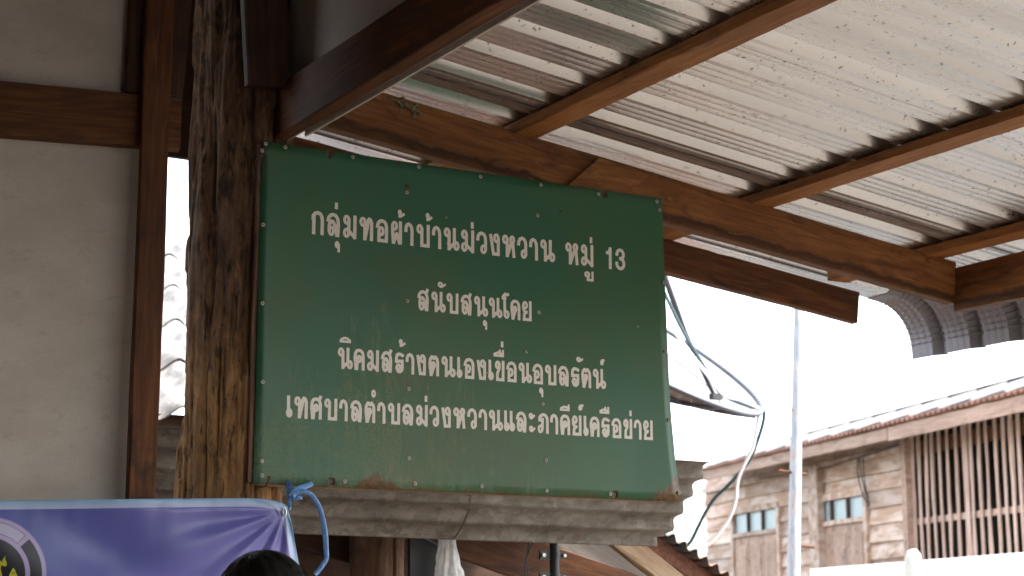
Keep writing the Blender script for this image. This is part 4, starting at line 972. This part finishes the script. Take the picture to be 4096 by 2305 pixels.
while s > f1[1]:
    mb = MB().tube([HPt(s, .27, 3.62), HPt(s, -.83, 3.99)], .022, 6); mb.build('roof_seam', flat('seam', (.20, .19, .19), .7) if s == g0 else bpy.data.materials['seam'], house); s -= .62
mb = MB().tube([HPt(g0, -.85, 3.98), HPt(f1[1], -.85, 3.98)], .05, 8); mb.build('ridge_cap', GREY, house, smooth=True)
# bundle of wires on the wall
for k, pp_ in enumerate(([(3430, 1835), (3432, 1900), (3450, 1975), (3478, 2030)], [(3438, 1835), (3445, 1900), (3462, 1970), (3480, 2020)], [(3452, 1835), (3456, 1900), (3464, 1960), (3476, 2010)])):
    mb = MB(); mb.tube(cr([HPt(HF(u, v, .12)[0], .12, HF(u, v, .12)[1]) for u, v in pp_], 6), .008, 6); mb.build('cable', BLACK, house, smooth=True)
mb = MB(); mb.tube(cr([HPt(sE, .1, 3.40), HPt(.3, .1, 3.33), HPt(2, .1, 3.36)], 6), .008, 6); mb.build('cable', BLACK, house, smooth=True)
# white wall and concrete post in front of the house
def WH(u, v): return HF(u, v, 2.0)
s0w, z0w = WH(3238, 2283); s1w, _ = WH(4300, 2150)
WHITE = flat('white_render', (.80, .80, .79), .8, var=.04, scale=3)
mb = MB().prism([HPt(s1w, 2.0, 0), HPt(s1w, 1.85, 0), HPt(s0w, 1.85, 0), HPt(s0w, 2.0, 0)][::-1], (0, 0, 2.09)); 
for i in (4, 5): mb.v[i] = mb.v[i]
ww = mb.build('white_wall', WHITE, bevel=.01); tag(ww, 'plain white rendered boundary wall in front of the wooden house', 'wall')
pcx = HF(3652, 2250, 2.16); mb = MB(); mb.tube([HPt(pcx[0], 2.16, 0), HPt(pcx[0], 2.16, 1.9), HPt(pcx[0], 2.16, 2.09), HPt(pcx[0] - .02, 2.16, 2.13), HPt(pcx[0] - .04, 2.16, 2.145)], [.062, .062, .062, .05, .025], 14)
tag(mb.build('concrete_post', flat('cream_concrete', (.55, .52, .44), .9, var=.1), smooth=True, angle=60), 'cream concrete post stub rising in front of the white wall', 'post')

# ================================================================== galvanised mast with rungs
ms = empty('metal_mast', PY(3174, 2305, 8.6), 'tall galvanised metal mast with rust streaks and short rungs in front of the wooden house', 'mast')
def mast_mat():
    m = MT('galvanised_mast', .5, .25); x, y, z = m.sep(); n1 = m.noise(m.vec((30, 30, 2.2), rnd=False), 2, 5, .6); n2 = m.noise(m.vec((2, 2, 3), rnd=False), 1.6, 4)
    c = m.mix(m.sm(n1, .4, .6), (.26, .27, .28), (.40, .41, .42)); c = m.mix(m.math('MULTIPLY', m.sm(m.math('ADD', n1, m.math('MULTIPLY', n2, .7)), .90, 1.02), .75), c, (.40, .17, .07)); m.col(c); return m.m
MA = mast_mat(); pb = PY(3174, 2305, 8.6); pt = PY(3197, 1166, 8.6); dv = (pt - pb) / (pt.z - pb.z)
rb_ = (PY(3197, 2305, 8.6) - PY(3152, 2305, 8.6)).length / 2 * .92; rt = rb_ * 34 / 46
mb = MB(); f = lambda z: pb + dv * (z - pb.z)
mb.tube([f(0), f(pb.z), f(pt.z), f(pt.z + .8)], [rb_ * 1.1, rb_, rt, rt * .85], 18); mb.build('pole', MA, ms, smooth=True)
for (ua, va, ub, vb) in ((3132, 1636, 3270, 1650), (3124, 1882, 3216, 1898), (3165, 2181, 3249, 2190)):
    mb = MB(); a_, b_ = PY(ua, va, 8.6), PY(ub, vb, 8.6); mb.tube([a_ + Vector((0, .02, 0)), b_ - Vector((0, .02, 0))], .009 if va > 1700 else .004, 8); mb.build('rung', RUST, ms, smooth=True)

# ================================================================== satellite dish
cr_v, cu_v, cf_v = Vector(RW[:, 0]), Vector(RW[:, 1]), Vector(-RW[:, 2])
DD = 8.2; sc_ = DD / FPX
c0 = Vector(CP) + cf_v * DD + cr_v * (2450 - 2048) * sc_ - cu_v * (1302 - 1152.5) * sc_
J = np.array([[597., 0.], [-318., -120.]]); Uj, Sj, Vj = np.linalg.svd(J)
U1, U2 = Uj[:, 0], Uj[:, 1]; R1, R2 = Sj
if U1[0] < 0: U1 = -U1
if U2[1] < 0: U2 = -U2
pv = (cr_v * U1[0] + cu_v * U1[1]).normalized()
dep = math.sqrt(R1**2 - R2**2)
qv = ((cr_v * U2[0] + cu_v * U2[1]) * R2 + cf_v * dep).normalized()          # upper side of the rim is the far side
RD = R1 * sc_; nv = pv.cross(qv).normalized()
if nv.dot(cu_v) < 0: nv = -nv
dish = empty('satellite_dish', c0 - nv * RD * .3, 'large grey mesh satellite dish standing behind the right edge of the green sign', 'satellite dish')
def dp(r, a, lift=0): return c0 + (pv * math.cos(a) + qv * math.sin(a)) * r * RD - nv * RD * .24 * (1 - r * r) + nv * lift
def mesh_mat():
    m = MT('dish_mesh', .5, .3); m.col((.20, .20, .20)); b = m.b
    v = m.vec(rnd=False); g1 = m.vor(v, 70, rand=.1)
    tr_ = m.n('ShaderNodeBsdfTransparent'); mx = m.n('ShaderNodeMixShader'); m.l(m.sm(g1, .04, .22), mx.inputs[0])
    m.l(tr_.outputs[0], mx.inputs[1]); m.l(b.outputs[0], mx.inputs[2]); m.l(mx.outputs[0], m.t.nodes['Material Output'].inputs[0]); return m.m
mb = MB(); mb.grid(lambda i, j: dp(.12 + .87 * j / 14, 2 * math.pi * i / 96), 96, 15, close=True); mb.build('mesh_bowl', mesh_mat(), dish, smooth=True, angle=180)
DG = flat('dish_grey', (.075, .082, .098), .5, .2)
mb = MB(); mb.tube([dp(1, a) for a in np.linspace(0, 2 * math.pi, 97)], .0125, 8, cap=False); mb.build('rim', DG, dish, smooth=True)
for k in range(12):
    a = 2 * math.pi * k / 12 + .2; mb = MB(); mb.tube([dp(r, a, -.012) for r in np.linspace(.1, 1, 10)], .010, 6); mb.build('rib', DG, dish, smooth=True)
for rr in (.52, .78):
    mb = MB(); mb.tube([dp(rr, a, -.004) for a in np.linspace(0, 2 * math.pi, 73)], .007, 6, cap=False); mb.build('hoop', DG, dish, smooth=True)
mb = MB(); mb.tube([dp(.0, 0, -.04), dp(.0, 0, 0)], .12, 20); mb.build('hub', DG, dish, smooth=True)
bz = c0 - nv * RD * .32; mb = MB(); mb.tube([bz, Vector((bz.x, bz.y, 0))], .045, 12); mb.build('stand', DG, dish, smooth=True)
def DPx(u, v, d=DD): return Vector(CP) + cf_v * d + cr_v * (u - 2048) * (d / FPX) - cu_v * (v - 1152.5) * (d / FPX)
mb = MB(); mb.tube([DPx(2858, 1585), DPx(2740, 1330), DPx(2655, 1095, DD)], [.010, .013, .015], 8); mb.build('feed_rod', BLACK, dish, smooth=True)
mb = MB(); mb.box(tuple(DPx(2856, 1590) - Vector((.02, .02, .01))), tuple(DPx(2872, 1584) + Vector((.02, .02, .01)))); mb.build('rod_foot', BLACK, dish)
TEAL = flat('teal_cable', (.02, .05, .055), .5); WC = flat('white_cable', (.75, .75, .74), .5)
mb = MB(); mb.tube(cr([DPx(u, v, DD - .05) for u, v in ((2655, 1165), (2690, 1240), (2740, 1340), (2800, 1440), (2858, 1540), (2885, 1575), (2940, 1605), (3010, 1628), (3040, 1632), (3057, 1655), (3044, 1722), (3005, 1827), (2966, 1883), (2911, 1944), (2861, 1991), (2825, 2044), (2794, 2105), (2767, 2160), (2744, 2190), (2700, 2260))], 5), .0085, 6)
tag(mb.build('black_cable', TEAL, smooth=True), 'thin black cable drooping from the satellite dish down to the rusty shed roof', 'cable')
mb = MB(); mb.tube(cr([DPx(u, v, DD - .1) for u, v in ((2680, 1300), (2750, 1400), (2830, 1500), (2895, 1580), (2960, 1600), (3026, 1630), (3036, 1650), (3026, 1720), (3008, 1790), (3000, 1815), (2977, 1861), (2952, 1922), (2944, 1999), (2922, 2066), (2883, 2127), (2833, 2180), (2783, 2202), (2700, 2240))], 5), [.004] * 36 + [.009] * 50, 6) if False else mb.tube(cr([DPx(u, v, DD - .1) for u, v in ((2680, 1300), (2750, 1400), (2830, 1500), (2895, 1580), (2960, 1600), (3026, 1630), (3036, 1650), (3026, 1720), (3012, 1790), (2996, 1825), (2977, 1861), (2952, 1922), (2944, 1999), (2922, 2066), (2883, 2127), (2833, 2180), (2783, 2202), (2700, 2240))], 5), .0085, 6)
tag(mb.build('white_cable', WC, smooth=True), 'thin white cable hanging from the rim of the satellite dish', 'cable')
for k, (a_, b_) in enumerate((((2600, 1215), (2960, 985)), ((2600, 1330), (3060, 1020)))):
    mb = MB(); mb.tube([DPx(*a_, 14), DPx(*b_, 14)], .004, 5); tag(mb.build('overhead_wire', flat('pale_wire', (.3, .45, .45), .5), smooth=True), ('upper' if k == 0 else 'lower') + ' faint thin wire crossing the white sky right of the sign', 'wire')

# ================================================================== gecko on the rafter
def skin_body(name, verts, edges, rad, mat, parent=None, sub=2, root=0):
    me = bpy.data.meshes.new(name); me.from_pydata([tuple(v) for v in verts], edges, []); o = mobj(name, me, parent, mat)
    md = o.modifiers.new('skin', 'SKIN'); md.use_smooth_shade = True
    for i, r in enumerate(rad):
        sv = me.skin_vertices[0].data[i]; sv.radius = (r, r) if not isinstance(r, tuple) else r; sv.use_root = (i == root)
    sb = o.modifiers.new('sub', 'SUBSURF'); sb.levels = sub; sb.render_levels = sub
    return o
def gk(u, v, o=.006): return PY(u, v, YR - o)
gv = [(1656, 436, .010), (1636, 427, .010), (1618, 416, .010), (1600, 408, .009), (1580, 402, .006), (1558, 396, .005), (1535, 390, .003), (1668, 445, .009), (1678, 451, .010), (1690, 458, .007)]
V_ = [gk(*p) for p in gv]; R_g = [.0075, .009, .0085, .006, .0042, .003, .0012, .0055, .0072, .003]
Eg = [(1, 0), (1, 2), (2, 3), (3, 4), (4, 5), (5, 6), (0, 7), (7, 8), (8, 9)]
def leg(base, pts):
    for k, p in enumerate(pts):
        V_.append(gk(*p)); R_g.append([.0026, .0022, .0030][min(k, 2)]); Eg.append((base if k == 0 else len(V_) - 2, len(V_) - 1))
    b = len(V_) - 1; c = V_[b]; dd = (c - V_[b - 1]).normalized()
    for an in (-70, -25, 25, 70):
        d2 = Matrix.Rotation(math.radians(an), 3, 'Y') @ dd; V_.append(c + d2 * .0085); R_g.append(.0011); Eg.append((b, len(V_) - 1))
leg(0, [(1660, 428, .006), (1666, 420, .005)]); leg(0, [(1655, 455, .006), (1657, 466, .005)]); leg(3, [(1614, 402, .006), (1613, 394, .005)]); leg(3, [(1606, 428, .006), (1601, 440, .005)])
GK = MT('gecko_skin', .6); nn = GK.noise(GK.vec(rnd=False), 160, 5, .6); GK.col(GK.mix(GK.sm(nn, .4, .6), (.09, .07, .035), (.24, .20, .12))).bump(nn, .4, .001)
gk_o = empty('gecko', V_[1], 'small brown-grey gecko clinging to the face of the long rafter', 'gecko')
skin_body('body', [v - V_[1] for v in V_], Eg, R_g, GK.m, gk_o, sub=2, root=1)

# ================================================================== person in front of the banner (only the hair is in frame)
hc = PY(1062, 2212, 3.15); D_ = hc  # crown of the head
P0 = Vector((hc.x, hc.y, 0)); Hh = hc.z
fx = Vector((math.cos(math.radians(60)), math.sin(math.radians(60)), 0)); rx_ = Vector((fx.y, -fx.x, 0))     # faces away from the camera
def bp_(r, f, z): return rx_ * r + fx * f + Vector((0, 0, z * Hh / 1.72))
per = empty('person', P0, 'person with short dark hair in front of the banner, only the crown in view', 'person')
bv = [bp_(0, 0, .93), bp_(0, 0, 1.12), bp_(0, 0, 1.30), bp_(0, 0, 1.40), bp_(0, .01, 1.50), bp_(0, .02, 1.58), bp_(0, .01, 1.66)]
br = [.15, .13, .15, .11, .055, .078, .07]; be = [(0, 1), (1, 2), (2, 3), (3, 4), (4, 5), (5, 6)]
for s in (1, -1):
    b = len(bv); bv += [bp_(s * .09, 0, .86), bp_(s * .10, 0, .48), bp_(s * .10, -.02, .09), bp_(s * .11, .12, .035)]; br += [.085, .055, .04, .035]; be += [(0, b), (b, b+1), (b+1, b+2), (b+2, b+3)]
    b = len(bv); bv += [bp_(s * .18, 0, 1.38), bp_(s * .24, -.01, 1.12), bp_(s * .22, .12, .90), bp_(s * .21, .18, .82)]; br += [.055, .042, .030, .028]; be += [(3, b), (b, b+1), (b+1, b+2), (b+2, b+3)]
SKIN = flat('skin', (.32, .17, .10), .55)
skin_body('body', bv, be, br, SKIN, per)
SH = flat('dark_shirt', (.03, .03, .05), .9)
mb = MB(); mb.grid(lambda i, j: bp_(math.cos(2*math.pi*i/28) * [.17,.165,.16,.185,.20,.15,.075][j], math.sin(2*math.pi*i/28) * [.14,.135,.13,.135,.13,.10,.07][j], [.88,1.0,1.12,1.28,1.38,1.455,1.49][j]), 28, 7, close=True)
mb.build('shirt', SH, per, smooth=True, world=False, angle=180)
HAIR = MT('black_hair', .42, 0, .5); hn1 = HAIR.noise(HAIR.vec((40, 40, 6), rnd=False), 5, 5, .6); HAIR.col(HAIR.mix(hn1, (.004, .0035, .003), (.014, .011, .009))).bump(hn1, .5, .002)
mb = MB()
hz = 1.615
def hP(i, j):
    a = 2 * math.pi * i / 60; t = j / 24 * 1.95; s_ = math.sin(t); c_ = math.cos(t)
    bump_ = 1 + .03 * noise.noise(Vector((math.cos(a) * s_ * 3, math.sin(a) * s_ * 3, c_ * 3))) + .012 * math.sin(a * 23 + t * 3)
    x = s_ * math.cos(a); y = s_ * math.sin(a)
    lump = .016 * math.exp(-((x - .9) ** 2 + (c_ - .35) ** 2) * 5)
    return bp_(x * (.088 + lump) * bump_, y * .10 * bump_ - .005, hz + c_ * .105 * bump_)
mb.grid(hP, 60, 25, close=True); hr = mb.build('hair', HAIR.m, per, smooth=True, world=False, angle=180)
random.seed(5)
mb = MB()
for k in range(140):
    a = random.random() * 2 * math.pi; t0 = random.random() * .3; pts = []
    for q in range(7):
        t = t0 + q * .23; aa = a + .25 * math.sin(q * .7 + a); s_ = math.sin(t); r = 1.03 + .05 * random.random() * (q / 6)
        pts.append(bp_(s_ * math.cos(aa) * .090 * r, s_ * math.sin(aa) * .102 * r - .005, hz + math.cos(t) * .107 * r))
    mb.tube(cr(pts, 3), .0009, 4)
st = mb.build('hair_strands', HAIR.m, per, smooth=True, world=False); st['kind'] = 'stuff'
